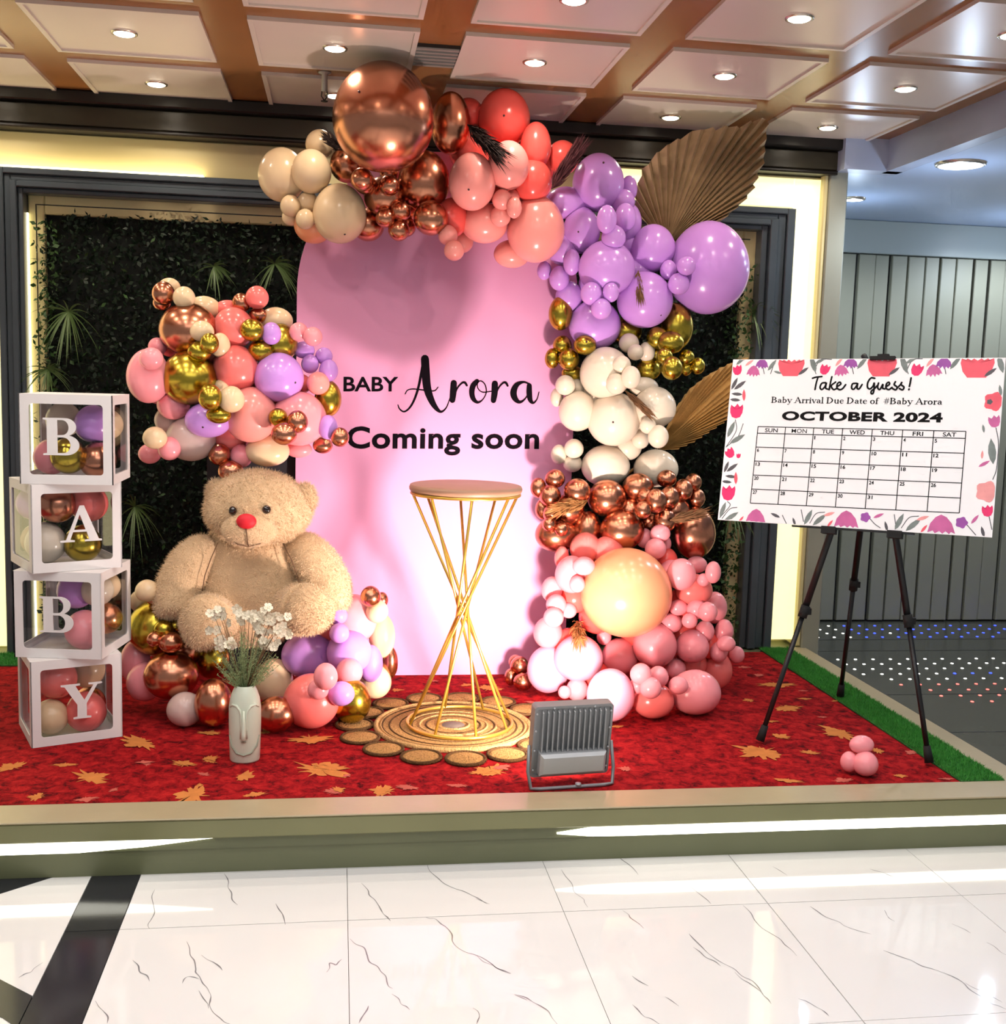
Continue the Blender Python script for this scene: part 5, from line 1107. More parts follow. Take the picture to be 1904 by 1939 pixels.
inside = [ # local x, y, z (from box base), radius, colour
 [(-.06, .07, .215, .062, 'ivory', 'greyish ivory'), (.062, -.02, .205, .066, 'lilac', 'lilac'), (-.085, -.01, .085, .062, 'pink', 'pink'), (-.012, -.075, .095, .062, 'gold', 'gold'), (.082, -.05, .078, .064, 'copper', 'copper'), (.09, .085, .20, .055, 'cream', 'cream')],
 [(-.035, -.03, .225, .066, 'copper', 'copper'), (.075, -.03, .225, .068, 'coral', 'coral'), (-.07, .0, .085, .072, 'ivory', 'ivory'), (.045, -.055, .082, .066, 'gold', 'gold'), (-.09, .08, .22, .06, 'lilac', 'lilac'), (-.08, .09, .085, .055, 'cream', 'cream')],
 [(.0, .02, .215, .068, 'lilac', 'lilac'), (.085, .0, .22, .058, 'ivory', 'greyish ivory'), (.06, -.06, .085, .070, 'pink', 'pink'), (.09, .075, .10, .058, 'copper', 'copper'), (.085, .09, .22, .052, 'cream', 'cream')],
 [(-.05, -.04, .215, .072, 'coral', 'coral'), (.065, .02, .22, .066, 'cream', 'beige'), (.045, -.065, .085, .072, 'coral', 'coral'), (-.075, -.055, .078, .062, 'cream', 'cream'), (.08, .06, .08, .06, 'copper', 'copper')]]
BN = ['top B box', 'A box', 'lower B box', 'Y box']; seen = {}
for k, L in enumerate(inside):
    bx, by, a = BX[k][:3]; z0 = STAGE+(3-k)*SB
    cnt = {}
    for (lx, ly, lz, r, c, cn) in L: cnt[cn] = cnt.get(cn, 0)+1
    i_ = {}
    for (lx, ly, lz, r, c, cn) in L:
        v = Matrix.Rotation(a, 3, 'Z') @ Vector((lx, ly, 0)); i_[cn] = i_.get(cn, 0)+1
        extra = '' if cnt[cn] == 1 else (', upper of two' if i_[cn] == 1 else ', lower of two')
        if cn == 'lilac' and lx < -.08: extra = ' at its left side'
        balloon(bx+v.x, by+v.y, z0+lz, r, r*1.02, c, cn+' balloon inside the '+BN[k]+extra, 'balloons inside the letter boxes', knot=False)

# ---- gold wire pedestal table
M_goldw = mat('gold_wire', (222, 186, 84), .3, metal=.85, vary=.08, scale=20)
M_top = mat('pedestal_top', (168, 126, 100), .45, vary=.08, scale=15)
PC = Vector((.478, 4.19, STAGE+.012))
ped = empty('pedestal_table', PC); tag(ped, 'slim gold wire hourglass pedestal table with round top on woven mat', 'table')
HT = 1.118-PC.z
MB().lathe([(0.0, HT-.028), (.206, HT-.028), (.212, HT-.020), (.213, HT-.012), (.209, HT-.002), (.203, HT), (0, HT)], 56, cap=False).build('table_top', M_top, ped)
def ringt(R, z, r, n=56): return MB().tube([(R*math.cos(2*PI*i/n), R*math.sin(2*PI*i/n), z) for i in range(n)], r, 10, closed=True)
ringt(.203, HT-.034, .006).build('top_ring', M_goldw, ped); ringt(.202, .007, .007).build('base_ring', M_goldw, ped)
for i in range(8):
    a = 2*PI*(i+.25)/8; b = a+math.radians(169)
    MB().tube([(.200*math.cos(a), .200*math.sin(a), .008), (.200*math.cos(b), .200*math.sin(b), HT-.034)], .0055, 10).build('rod', M_goldw, ped)

# ---- woven jute mat
M_jute = mat('jute', (178, 136, 82), .9, vary=.65, scale=120, bump=1.0, bscale=160, spec=.1)
M_jute2 = mat('jute_pale', (192, 152, 98), .9, vary=.3, scale=90, bump=1.0, bscale=160, spec=.1)
M_jdark = mat('jute_dark_edge', (92, 66, 40), .9, vary=.3, scale=120, bump=.8, bscale=200, spec=.1)
M_hub = mat('grey_hub', (112, 100, 88), .8, vary=.2, scale=60)
mat_ = empty('round_mat', (.452, 4.185, STAGE)); tag(mat_, 'round woven jute mat ringed by small discs under the pedestal table', 'mat')
MB().lathe([(0, .0), (.300, 0), (.302, .006), (.29, .009), (0, .009)], 64, cap=False).build('woven_disc', M_jute, mat_)
def torus(R, r, z, n=64, k=8): return MB().tube([(R*math.cos(2*PI*i/n), R*math.sin(2*PI*i/n), z) for i in range(n)], r, k, closed=True)
torus(.296, .010, .007).build('braided_ring', M_jute2, mat_); torus(.272, .004, .0085).build('dark_cord', M_jdark, mat_); torus(.278, .004, .009).build('braided_ring', M_jute2, mat_)
torus(.245, .0035, .0088).build('dark_cord', M_jdark, mat_); torus(.205, .0025, .009).build('dark_cord', M_jdark, mat_); torus(.130, .0045, .009).build('braided_ring', M_jute2, mat_); torus(.165, .005, .0085).build('braided_ring', M_jute2, mat_); torus(.158, .0025, .009).build('dark_cord', M_jdark, mat_); torus(.105, .004, .009).build('dark_cord', M_jdark, mat_); torus(.06, .005, .010).build('braided_ring', M_jute2, mat_)
MB().lathe([(0, .0115), (.04, .0115), (.046, .008)], 28, cap=False).build('centre_patch', M_hub, mat_)
dm = MB().lathe([(0, .010), (.055, .010), (.066, .007), (.066, 0)], 28, cap=False).mesh('small_disc'); dm.materials.append(M_jute)
em = MB().tube([(.070*math.cos(2*PI*i/28), .070*math.sin(2*PI*i/28), .006) for i in range(28)], .0065, 6, closed=True).mesh('dark_edge'); em.materials.append(M_jdark)
for i in range(15):
    a = 2*PI*i/15+.12; o = link('small_disc', dm, None, mat_, (.378*math.cos(a), .378*math.sin(a), 0)); link('dark_edge', em, None, o)

# ---- floodlight
M_al = mat('flood_housing', (140, 142, 144), .42, metal=.35, vary=.08, scale=10)
M_fin = mat('flood_fin', (158, 160, 162), .42, metal=.35, vary=.08, scale=10)
M_drv = mat('flood_driver', (182, 184, 186), .4, metal=.3, vary=.06, scale=10)
M_glass = mat('flood_glass', (255, 250, 240), .2, emit=(255, 225, 200), es=18.0)
FL = empty('flood_light', (.775, 3.545, STAGE), .12); tag(FL, 'grey LED floodlight standing on the carpet, seen from behind', 'floodlight')
FLT = math.radians(8)   # leans back so the beam rises towards the backdrop
hz = .160; piv = Vector((0, 0, hz))
def flt(mb):  # tilt the housing about its bracket axis
    R_ = Matrix.Rotation(FLT, 3, 'X'); mb.v = [tuple(piv+(R_ @ (Vector(v)-piv))) for v in mb.v]; return mb
def round_box(w, h, y0, y1, r, cz, inset=0.0):
    P = rrect(w, h, r, 4); n = len(P); vs = [(x, y0, z+cz) for x, z in P]+[(x, y1, z+cz) for x, z in P]
    return MB().add(vs, [tuple(range(n)), tuple(range(2*n-1, n-1, -1))]+[(i, i+n, (i+1) % n+n, (i+1) % n) for i in range(n)])
flt(round_box(.272, .252, -.010, .026, .012, hz)).build('housing', M_al, FL)
fl_rim = MB()
P1, P2 = rrect(.272, .252, .012, 4), rrect(.256, .236, .010, 4); n_ = len(P1)
fl_rim.add([(x, -.016, z+hz) for x, z in P1]+[(x, -.016, z+hz) for x, z in P2]+[(x, -.010, z+hz) for x, z in P1]+[(x, -.010, z+hz) for x, z in P2], [(i, (i+1) % n_, (i+1) % n_+n_, i+n_) for i in range(n_)]+[(i+n_, (i+1) % n_+n_, (i+1) % n_+3*n_, i+3*n_) for i in range(n_)]+[(i, i+2*n_, (i+1) % n_+2*n_, (i+1) % n_) for i in range(n_)])
flt(fl_rim).build('back_rim', M_al, FL)
for i in range(13):
    x = -.108+.018*i; flt(MB().add([(x-.002, -.010, hz-.03), (x+.002, -.010, hz-.03), (x+.002, -.010, hz+.112), (x-.002, -.010, hz+.112), (x-.002, -.032, hz-.03), (x+.002, -.032, hz-.03), (x+.002, -.022, hz+.105), (x-.002, -.022, hz+.105)], [(4,5,6,7),(0,4,7,3),(1,2,6,5),(3,7,6,2),(0,1,5,4)])).build('cooling_fin', M_fin, FL)
flt(MB().bbox(-.114, .114, -.052, -.010, hz-.108, hz-.032, .010)).build('driver_box', M_drv, FL)
for x, z in [(-.128, .10), (-.128, .04), (-.128, -.03), (-.128, -.10), (.128, .10), (.128, .04), (.128, -.03), (.128, -.10), (-.07, .118), (0, .118), (.07, .118)]:
    flt(MB().ell((x, -.0165, hz+z), (.004, .003, .004), 8, 6)).build('clip', M_drv, FL)
flt(MB().box(-.118, .118, .0262, .0275, hz-.108, hz+.108)).build('lamp_glass', M_glass, FL)
MB().tube([(-.143, 0, hz-.015), (-.148, -.012, .06), (-.142, -.03, .008), (-.11, -.035, .006), (.11, -.035, .006), (.142, -.03, .008), (.150, -.012, .06), (.143, 0, hz-.015)], .0062, 8).build('bracket', M_al, FL)
MB().lathe([(0, -.004), (.010, -.004), (.010, .004), (0, .004)], 12, (0, 0, 0), cap=False).build('bracket_knob', M_drv, FL, (.02, -.035, .014))
fp = FL.matrix_basis @ Vector((0, .05, hz))
spot('flood_beam', tuple(Matrix.Translation(FL.location) @ Matrix.Rotation(.12, 4, 'Z') @ Vector((0, .045, hz+.012))), (.40, 4.945, 1.02), FLOOD_W, FLOOD_C, 136, .95, .06)

# ---- face vase and flowers
M_vase = mat('pale_ceramic', (214, 220, 200), .28, vary=.03, scale=8, coat=.3)
VL = Vector((-.306, 3.86, STAGE)); vs_ = empty('face_vase', VL); tag(vs_, 'pale ceramic face vase on the red carpet', 'vase')
MB().lathe([(0, .001), (.049, .001), (.051, .006), (.053, .06), (.055, .14), (.0545, .19), (.050, .222), (.042, .246), (.034, .262), (.032, .266), (.029, .264), (.030, .24), (.0, .20)], 40, (0, 0, 0), 1.0, .92, cap=False).build('body', M_vase, vs_)
def onv(x, z, out=.002):  # point on the vase front
    R_ = .0545 if z < .19 else .0545-.18*(z-.19); R_ = max(R_, .03); return (x, -.92*math.sqrt(max(R_*R_-x*x, .00004))-out, z)
MB().tube([onv(-.048, .196), onv(-.038, .206), onv(-.024, .204), onv(-.013, .190), onv(-.009, .175), onv(-.008, .13), onv(-.009, .092)], [.0025, .0042, .0045, .0042, .0042, .0045, .0045], 8).build('brow', M_vase, vs_)
MB().tube([onv(.048, .196), onv(.038, .206), onv(.024, .204), onv(.013, .190), onv(.009, .175), onv(.008, .13), onv(.009, .092)], [.0025, .0042, .0045, .0042, .0042, .0045, .0045], 8).build('brow', M_vase, vs_)
MB().tube([onv(0, .188, .002), onv(0, .15, .006), onv(0, .11, .010), onv(0, .092, .011), onv(0, .088, .004)], [.004, .0065, .008, .0085, .006], 10).build('nose', M_vase, vs_)
MB().tube([onv(-.050, .095, .0006), onv(-.043, .06, .0012), onv(-.025, .038, .0014), onv(0, .031, .0014), onv(.025, .038, .0014), onv(.043, .06, .0012), onv(.050, .095, .0006)], .0024, 8).build('jaw_line', mat('ceramic_groove', (150, 152, 132), .4), vs_)
MB().ell(onv(0, .080, .002), (.010, .003, .003), 12, 8).build('mouth', mat('ceramic_groove', (150, 152, 132), .4), vs_)
M_petal = mat('white_petal', (244, 232, 206), .6, vary=.06, scale=20); M_stem = mat('brown_stem', (112, 88, 56), .7); M_eyec = mat('flower_centre', (226, 200, 120), .7)
pm = MB()
for i in range(5):
    a = 2*PI*i/5; c_, s_ = math.cos(a), math.sin(a)
    pts = []
    for (u, w, h) in ((.15, .0, 0), (.5, .38, -.12), (.85, .42, -.22), (1.05, .0, -.12), (.85, -.42, -.22), (.5, -.38, -.12)):
        pts.append((u*c_-w*s_, h, u*s_+w*c_))
    pm.add(pts, [(0, 1, 2, 3), (0, 3, 4, 5)])
    pm.add([(x, y+.06, z) for x, y, z in pts], [(3, 2, 1, 0), (5, 4, 3, 0)])
pm.ell((0, -.03, 0), (.2, .12, .2), 8, 6)
PET = pm.mesh('blossom'); PET.materials.append(M_petal)
tops = [((690, 985), [(690, 985), (660, 962), (722, 1022), (650, 1078), (705, 940)], 'white blossom spray at the far left of the vase'), ((740, 1140), [(742, 1142), (700, 1140), (765, 1170), (690, 1190)], 'low white blossom spray left in the vase'), ((850, 975), [(850, 975), (832, 1005), (880, 985), (905, 1000), (815, 985)], 'white blossom spray in the middle of the vase'), ((1000, 975), [(990, 962), (1015, 1000), (968, 1010), (1030, 1030), (945, 1060)], 'white blossom spray right of centre in the vase'), ((1085, 1020), [(1085, 985), (1060, 1045), (1095, 1110), (1075, 1080), (1040, 1090)], 'white blossom spray at the far right of the vase'), ((990, 1150), [(990, 1150), (950, 1120), (1020, 1165), (975, 1190), (920, 1060)], 'low white blossom spray right in the vase')]
TOPW = [[(-0.393,3.840,0.695),(-0.409,3.840,0.708),(-0.375,3.840,0.674),(-0.414,3.840,0.642),(-0.385,3.840,0.720)],[(-0.365,3.840,0.606),(-0.387,3.840,0.607),(-0.352,3.840,0.590),(-0.393,3.840,0.579)],[(-0.306,3.840,0.700),(-0.316,3.840,0.683),(-0.290,3.840,0.694),(-0.276,3.840,0.686),(-0.325,3.840,0.694)],[(-0.230,3.840,0.707),(-0.216,3.840,0.686),(-0.242,3.840,0.680),(-0.208,3.840,0.669),(-0.254,3.840,0.652)],[(-0.178,3.840,0.694),(-0.191,3.840,0.660),(-0.172,3.840,0.623),(-0.183,3.840,0.640),(-0.202,3.840,0.635)],[(-0.230,3.840,0.600),(-0.251,3.840,0.618),(-0.213,3.840,0.592),(-0.238,3.840,0.578),(-0.268,3.840,0.652)]]
rr = random.Random(11)
for k, (L, (_, __, lab)) in enumerate(zip(TOPW, tops)):
    base = Vector((VL.x+rr.uniform(-.012, .012), VL.y+rr.uniform(-.012, .012), STAGE+.21)); r = empty('flower_spray', base); tag(r, lab, 'flower', 'white flower sprays in the face vase')
    for q, p in enumerate(L):
        p = Vector(p); p.y += rr.uniform(-.035, .035)
        d = p-base; MB().tube([(0, 0, 0), tuple(d*.4+Vector((0, 0, .015))), tuple(d*.75+Vector((0, 0, .01))), tuple(d)], [.0016, .0013, .0011, .0009], 5).build('stem', M_stem, r)
        for e in range(3):
            b_ = link('blossom', PET, None, r, tuple(d+Vector((rr.uniform(-.017, .017), rr.uniform(-.012, .006), rr.uniform(-.012, .014))))); s_ = rr.uniform(.012, .019); b_.scale = (s_, s_, s_); b_.rotation_euler = (rr.uniform(-.7, .7), rr.uniform(0, 6), rr.uniform(-.7, .7))
M_fern = mat('filler_green', (150, 168, 116), .7, vary=.4, scale=30)
fb = MB(); base = Vector((0, 0, 0))
for i in range(150):
    a = rr.uniform(-1.15, 1.15); l = rr.uniform(.07, .24)*(1-.25*abs(a)); d = Vector((math.sin(a)*.62, rr.uniform(-.45, .45), math.cos(a))).normalized()*l
    fb.tube([(0, 0, 0), tuple(d*.5), tuple(d)], .0007, 3, cap=False)
    for q in range(14):
        t = rr.uniform(.35, 1); c_ = d*t; o_ = Vector((rr.uniform(-1, 1), rr.uniform(-1, 1), rr.uniform(-.2, 1))).normalized()*rr.uniform(.006, .014); s_ = o_.cross(Vector((0, 1, .3))).normalized()*.0014
        fb.add([c_, c_+o_*.5+s_, c_+o_, c_+o_*.5-s_], [(0, 1, 2, 3)])
fo = fb.build('filler_foliage', M_fern, None, (VL.x, VL.y, STAGE+.24)); tag(fo, 'fine green filler foliage bunched in the face vase', 'foliage')

# ---- easel and calendar sign
M_blk = mat('black_metal', (24, 25, 28), .4, metal=.2, vary=.1, scale=20); M_rub = mat('black_rubber', (14, 14, 15), .8)
APEX = Vector((1.989,3.990,1.482)); FEET = [Vector((1.586,3.925,0.180)), Vector((2.167,4.490,0.184)), Vector((2.116,3.648,0.180))]
ez = empty('easel', (APEX.x, APEX.y, STAGE)); tag(ez, 'black metal tripod easel standing on carpet and turf', 'easel'); EO = ez.location
for k, F_ in enumerate(FEET):
    a, b = APEX-EO+Vector((0, 0, -.01)), F_-EO+Vector((0, 0, .012)); j = a.lerp(b, .63 if k != 1 else .60)
    lg = MB().tube([tuple(a), tuple(j)], .0125, 10).build('leg', M_blk, ez)
    MB().tube([tuple(j), tuple(b)], .0095, 10).build('lower_tube', M_blk, lg)
    MB().tube([tuple(a.lerp(b, .60 if k != 1 else .57)), tuple(a.lerp(b, .635 if k != 1 else .605))], .018, 8).build('clamp', M_rub, lg)
    jj = a.lerp(b, .617 if k != 1 else .587); MB().box(jj.x-.004, jj.x+.026, jj.y-.008, jj.y+.008, jj.z-.012, jj.z+.012).build('lever', M_rub, lg)
    MB().tube([tuple(a.lerp(b, .955)), tuple(b)], [.013, .0165], 10).build('rubber_foot', M_rub, lg)
BO_, BE1, BE2 = [Vector(v) for v in ((1.848,3.850,1.324),(0.793,-0.609,0.024),(0.109,0.182,0.977))]
BN_ = BE1.cross(BE2).normalized()   # faces away from viewer or towards
if BN_.y > 0: BN_ = -BN_
mt = MB().tube([tuple(APEX-EO+Vector((0, 0, -.03))), tuple(APEX-EO+Vector((0, 0, .06))), tuple(BO_+BE2*.33-BN_*.03-EO)], .011, 10).build('mast', M_blk, ez)
MB().tube([tuple(APEX-EO+Vector((0, 0, -.04))), tuple(APEX-EO+Vector((0, 0, .03)))], .026, 12).build('tripod_head', M_rub, ez)
def bp(u, v, w=0.0): return BO_+BE1*u+BE2*v+BN_*w
def bbx(u0, u1, v0, v1, w0, w1, org):
    vs = [bp(u, v, w)-org for w in (w1, w0) for u, v in ((u0, v0), (u1, v0), (u1, v1), (u0, v1))]
    return MB().add(vs, [(0, 1, 2, 3), (7, 6, 5, 4), (0, 4, 5, 1), (1, 5, 6, 2), (2, 6, 7, 3), (3, 7, 4, 0)])
bbx(.030, .118, .305, .318, -.012, .010, EO).build('top_clip', M_rub, ez)
bbx(.055, .095, .316, .327, -.012, .004, EO).build('clip_lug', M_rub, ez)
for k, (L, px_) in enumerate(((0, -.10), (2, .105))):
    F_ = FEET[L]; t = (1.03-STAGE)/(APEX.z-STAGE); q = F_.lerp(APEX, t); 
    px_ += (.03, .055)[k]; bbx(px_-.02, px_+.03, -.335, -.309, -.03, .008, EO).build('support_hook', M_rub, ez)
bbx(-.20, .23, -.318, -.312, -.02, -.004, EO).build('ledge_bar', M_blk, ez)
sg = empty('calendar_sign', tuple(bp(0, -.311))); tag(sg, 'white Take a Guess October 2024 calendar sign on easel', 'sign'); SO = sg.location.copy()
M_board = mat('sign_board', (250, 249, 252), .38, vary=.01, scale=3)
bbx(-.4815, .4815, -.311, .311, -.006, 0, SO).build('board', M_board, sg)
M_blackink = mat('black_ink', (12, 12, 14), .8, spec=.2)
SPL = lambda u, v, w=.0006: tuple(bp(u, v, w)-SO)
W_ = 7
GUESS = [[(-0.1714,0.2378,0.0064),(-0.1591,0.2419,0.0064),(-0.1375,0.2443,0.0064)],
[(-0.1516,0.2414,0.0064),(-0.1560,0.2195,0.0064),(-0.1584,0.1953,0.0064)],
[(-0.1218,0.2214,0.0064),(-0.1353,0.2190,0.0064),(-0.1408,0.2037,0.0064),(-0.1332,0.1955,0.0064),(-0.1228,0.2073,0.0064),(-0.1189,0.2214,0.0064),(-0.1201,0.2014,0.0064),(-0.1105,0.1968,0.0064)],
[(-0.1010,0.2437,0.0064),(-0.1045,0.2191,0.0064),(-0.1064,0.1951,0.0064)],
[(-0.0857,0.2239,0.0064),(-0.1003,0.2097,0.0064),(-0.0912,0.1958,0.0064),(-0.0802,0.1993,0.0064)],
[(-0.0796,0.2063,0.0064),(-0.0669,0.2157,0.0064),(-0.0704,0.2233,0.0064),(-0.0784,0.2180,0.0064),(-0.0793,0.2028,0.0064),(-0.0685,0.1953,0.0064),(-0.0578,0.2006,0.0064),(-0.0488,0.2141,0.0064)],
[(-0.0113,0.2194,0.0064),(-0.0245,0.2171,0.0064),(-0.0265,0.2020,0.0064),(-0.0184,0.1974,0.0064),(-0.0085,0.2125,0.0064),(-0.0063,0.2194,0.0064),(-0.0071,0.2021,0.0064),(0.0004,0.1986,0.0064),(0.0096,0.2149,0.0064)],
[(0.0522,0.2381,0.0064),(0.0390,0.2392,0.0064),(0.0293,0.2230,0.0064),(0.0297,0.2046,0.0064),(0.0390,0.1989,0.0064),(0.0490,0.2104,0.0064),(0.0513,0.2219,0.0064),(0.0529,0.2030,0.0064),(0.0512,0.1840,0.0064),(0.0448,0.1816,0.0064),(0.0440,0.1908,0.0064),(0.0542,0.2001,0.0064),(0.0647,0.2128,0.0064)],
[(0.0667,0.2208,0.0064),(0.0648,0.2048,0.0064),(0.0731,0.1968,0.0064),(0.0823,0.2163,0.0064),(0.0824,0.2026,0.0064),(0.0902,0.1992,0.0064)],
[(0.0939,0.2072,0.0064),(0.1051,0.2164,0.0064),(0.1018,0.2238,0.0064),(0.0947,0.2175,0.0064),(0.0943,0.2026,0.0064),(0.1045,0.1970,0.0064),(0.1146,0.2050,0.0064)],
[(0.1248,0.2256,0.0064),(0.1214,0.2153,0.0064),(0.1318,0.2062,0.0064),(0.1283,0.1960,0.0064),(0.1172,0.2005,0.0064)],
[(0.1331,0.2028,0.0064),(0.1438,0.2166,0.0064),(0.1474,0.2251,0.0064),(0.1450,0.2154,0.0064),(0.1553,0.2064,0.0064),(0.1518,0.1961,0.0064),(0.1408,0.2006,0.0064)],
[(0.1772,0.2394,0.0064),(0.1758,0.2235,0.0064),(0.1738,0.2087,0.0064)],
[(0.1734,0.1991,0.0064),(0.1731,0.1968,0.0064)]]
mb = MB()
for k, s_ in enumerate(GUESS): ribbon(mb, s_, plane=lambda u, v, k=k: SPL(u, v, .0006+.00005*k))
mb.build('title_lettering', M_blackink, sg)
a0, a1, a2 = [(-0.3189,0.1440),(0.2887,0.1445),(-0.3210,0.1661)]
def ser(x, y=.025, l=.27): return [(x-l/2, y, .055), (x+l/2, y, .055)]
GL = {' ': (.28, []),
 'B': (.78, [[(.18, .03, .15), (.18, .97, .15)], [(.02, .03, .05), (.2, .03, .05)], [(.02, .97, .05), (.2, .97, .05)], [(.18, .97, .06), (.42, .95, .07), (.56, .76, .15), (.42, .55, .07), (.18, .53, .06)], [(.18, .53, .06), (.48, .50, .07), (.64, .27, .16), (.46, .05, .07), (.16, .03, .06)]]),
 'D': (.90, [[(.18, .03, .15), (.18, .97, .15)], [(.02, .03, .05), (.2, .03, .05)], [(.02, .97, .05), (.2, .97, .05)], [(.18, .97, .06), (.48, .93, .08), (.73, .5, .16), (.48, .06, .08), (.16, .03, .06)]]),
 'A': (.88, [[(.12, .03, .06), (.42, .98, .08)], [(.42, .98, .10), (.74, .03, .16)], [(.24, .34, .05), (.60, .34, .05)], ser(.12), ser(.74, l=.3)]),
 'a': (.56, [[(.12, .48, .10), (.24, .60, .07), (.38, .50, .11), (.40, .30, .13), (.40, .10, .12), (.50, .02, .06)], [(.40, .36, .05), (.20, .32, .08), (.11, .17, .13), (.22, .03, .07), (.40, .12, .05)]]),
 'b': (.62, [[(.14, .98, .13), (.14, .02, .11)], [(.02, .97, .05), (.14, .98, .05)], [(.14, .45, .05), (.32, .60, .08), (.51, .32, .14), (.32, .02, .08), (.14, .14, .05)]]),
 'y': (.58, [[(.10, .60, .13), (.32, .04, .12)], [(.52, .60, .05), (.32, .04, .06), (.20, -.26, .07), (.08, -.24, .09)], ser(.10, .60, .24), ser(.50, .60, .2)]),
 'r': (.44, [[(.15, .58, .13), (.15, .02, .13)], ser(.15), [(.03, .58, .05), (.15, .58, .06)], [(.17, .42, .06), (.28, .56, .07), (.40, .54, .11)]]),
 'i': (.31, [[(.15, .58, .13), (.15, .02, .13)], ser(.15), [(.03, .58, .05), (.15, .58, .06)], [(.15, .82, .14), (.155, .84, .14)]]),
 'v': (.56, [[(.10, .60, .14), (.30, .02, .10)], [(.50, .60, .05), (.30, .02, .06)], ser(.10, .60, .24), ser(.50, .60, .2)]),
 'l': (.31, [[(.15, .98, .13), (.15, .02, .13)], ser(.15), [(.03, .97, .05), (.15, .98, .06)]]),
 'u': (.64, [[(.14, .60, .13), (.14, .2, .13), (.24, .03, .08), (.38, .06, .05), (.46, .16, .05)], [(.48, .60, .13), (.48, .02, .13)], [(.48, .02, .05), (.58, .02, .05)], [(.02, .58, .05), (.14, .58, .05)], [(.36, .58, .05), (.48, .58, .05)]]),
 'e': (.54, [[(.10, .34, .05), (.28, .345, .05), (.45, .35, .05), (.40, .54, .08), (.26, .61, .06), (.11, .46, .11), (.10, .26, .13), (.20, .06, .10), (.32, .01, .06), (.46, .12, .05)]]),
 't': (.38, [[(.16, .80, .05), (.16, .60, .13), (.16, .16, .13), (.24, .02, .07), (.34, .06, .05)], [(.03, .58, .05), (.32, .58, .05)]]),
 'o': (.60, [[(.29, .61, .06), (.12, .45, .13), (.12, .17, .13), (.29, .01, .06), (.47, .17, .13), (.47, .45, .13), (.29, .61, .06)]]),
 'f': (.36, [[(.40, .92, .10), (.30, 1.0, .06), (.18, .86, .12), (.16, .5, .13), (.16, .02, .13)], ser(.16), [(.03, .58, .05), (.32, .58, .05)]]),
 '#': (.68, [[(.20, .0, .06), (.32, 1, .06)], [(.40, 0, .06), (.52, 1, .06)], [(.06, .34, .06), (.62, .34, .06)], [(.10, .66, .06), (.64, .66, .06)]])}
phrase = 'Baby Arrival Due Date of  #Baby Arora'; tot = sum(GL[c][0] for c in phrase); sx_ = (a1[0]-a0[0])/tot; sy_ = a2[1]-a0[1]; sl_ = (a1[1]-a0[1])/(a1[0]-a0[0])
pen = 0.0; mb = MB(); zq = 0
for ch in phrase:
    adv, strokes = GL[ch]
    for st_ in strokes:
        zq += 1; ribbon(mb, [(a0[0]+(pen+x_)*sx_, a0[1]+y_*sy_+(pen+x_)*sx_*sl_, w_*sy_*1.45) for x_, y_, w_ in st_], plane=lambda u, v, z=zq: SPL(u, v, .0006+1e-6*z))
    pen += adv
mb.build('subtitle_lettering', M_blackink, sg)
a0, a1, a2 = [(-0.2724,0.0772),(0.2935,0.0806),(-0.2756,0.1123)]
mb = MB(); text_fit(mb, 'OCTOBER 2024', a0[0], a1[0], a0[1], a2[1], SPL, bold=.045, ref='OBE', slope=(a1[1]-a0[1])/(a1[0]-a0[0]), spacing=1.05); mb.build('month_lettering', M_blackink, sg)
gTL, gTR, gBR, gBL, hL, hR = [np.array(v) for v in [(-0.3594,0.0515),(0.3727,0.0514),(0.3720,-0.2339),(-0.3617,-0.2404),(-0.3600,0.0263),(0.3719,0.0283)]]
LW = .0030
def seg2(mb, a, b, w, z=.0005):
    d = (b-a)/np.linalg.norm(b-a); n = np.array([-d[1], d[0]])*w/2
    mb.add([SPL(*(a+n), z), SPL(*(b+n), z), SPL(*(b-n), z), SPL(*(a-n), z)], [(0, 1, 2, 3)])
def gp(s, t): return (gTL*(1-s)+gTR*s)*(1-t)+(gBL*(1-s)+gBR*s)*t
th = float(np.linalg.norm(hL-gTL)/np.linalg.norm(gBL-gTL))
rows_t = [0, th]+[th+(1-th)*k/5 for k in range(1, 6)]
for t in rows_t:
    gb = MB(); seg2(gb, gp(0, t), gp(1, t), LW); gb.build('grid_line', M_blackink, sg)
for c in range(8):
    gb = MB(); seg2(gb, gp(c/7, 0), gp(c/7, 1), LW, .0007); gb.build('grid_line', M_blackink, sg)
for c, dname in enumerate(('SUN', 'MON', 'TUE', 'WED', 'THU', 'FRI', 'SAT')):
    wd_ = {'SUN': .23, 'MON': .27, 'TUE': .21, 'WED': .26, 'THU': .23, 'FRI': .17, 'SAT': .21}[dname]; mb = MB(); a = gp((c+.5-wd_)/7, th*.82); b = gp((c+.5+wd_)/7, th*.82); h = np.linalg.norm(gp(c/7, th*.2)-gp(c/7, th*.82))
    text_fit(mb, dname, a[0], b[0], a[1], a[1]+h, SPL, bold=.004 if dname == 'MON' else .015, slope=(b[1]-a[1])/(b[0]-a[0])); mb.build('weekday_name', M_blackink, sg)
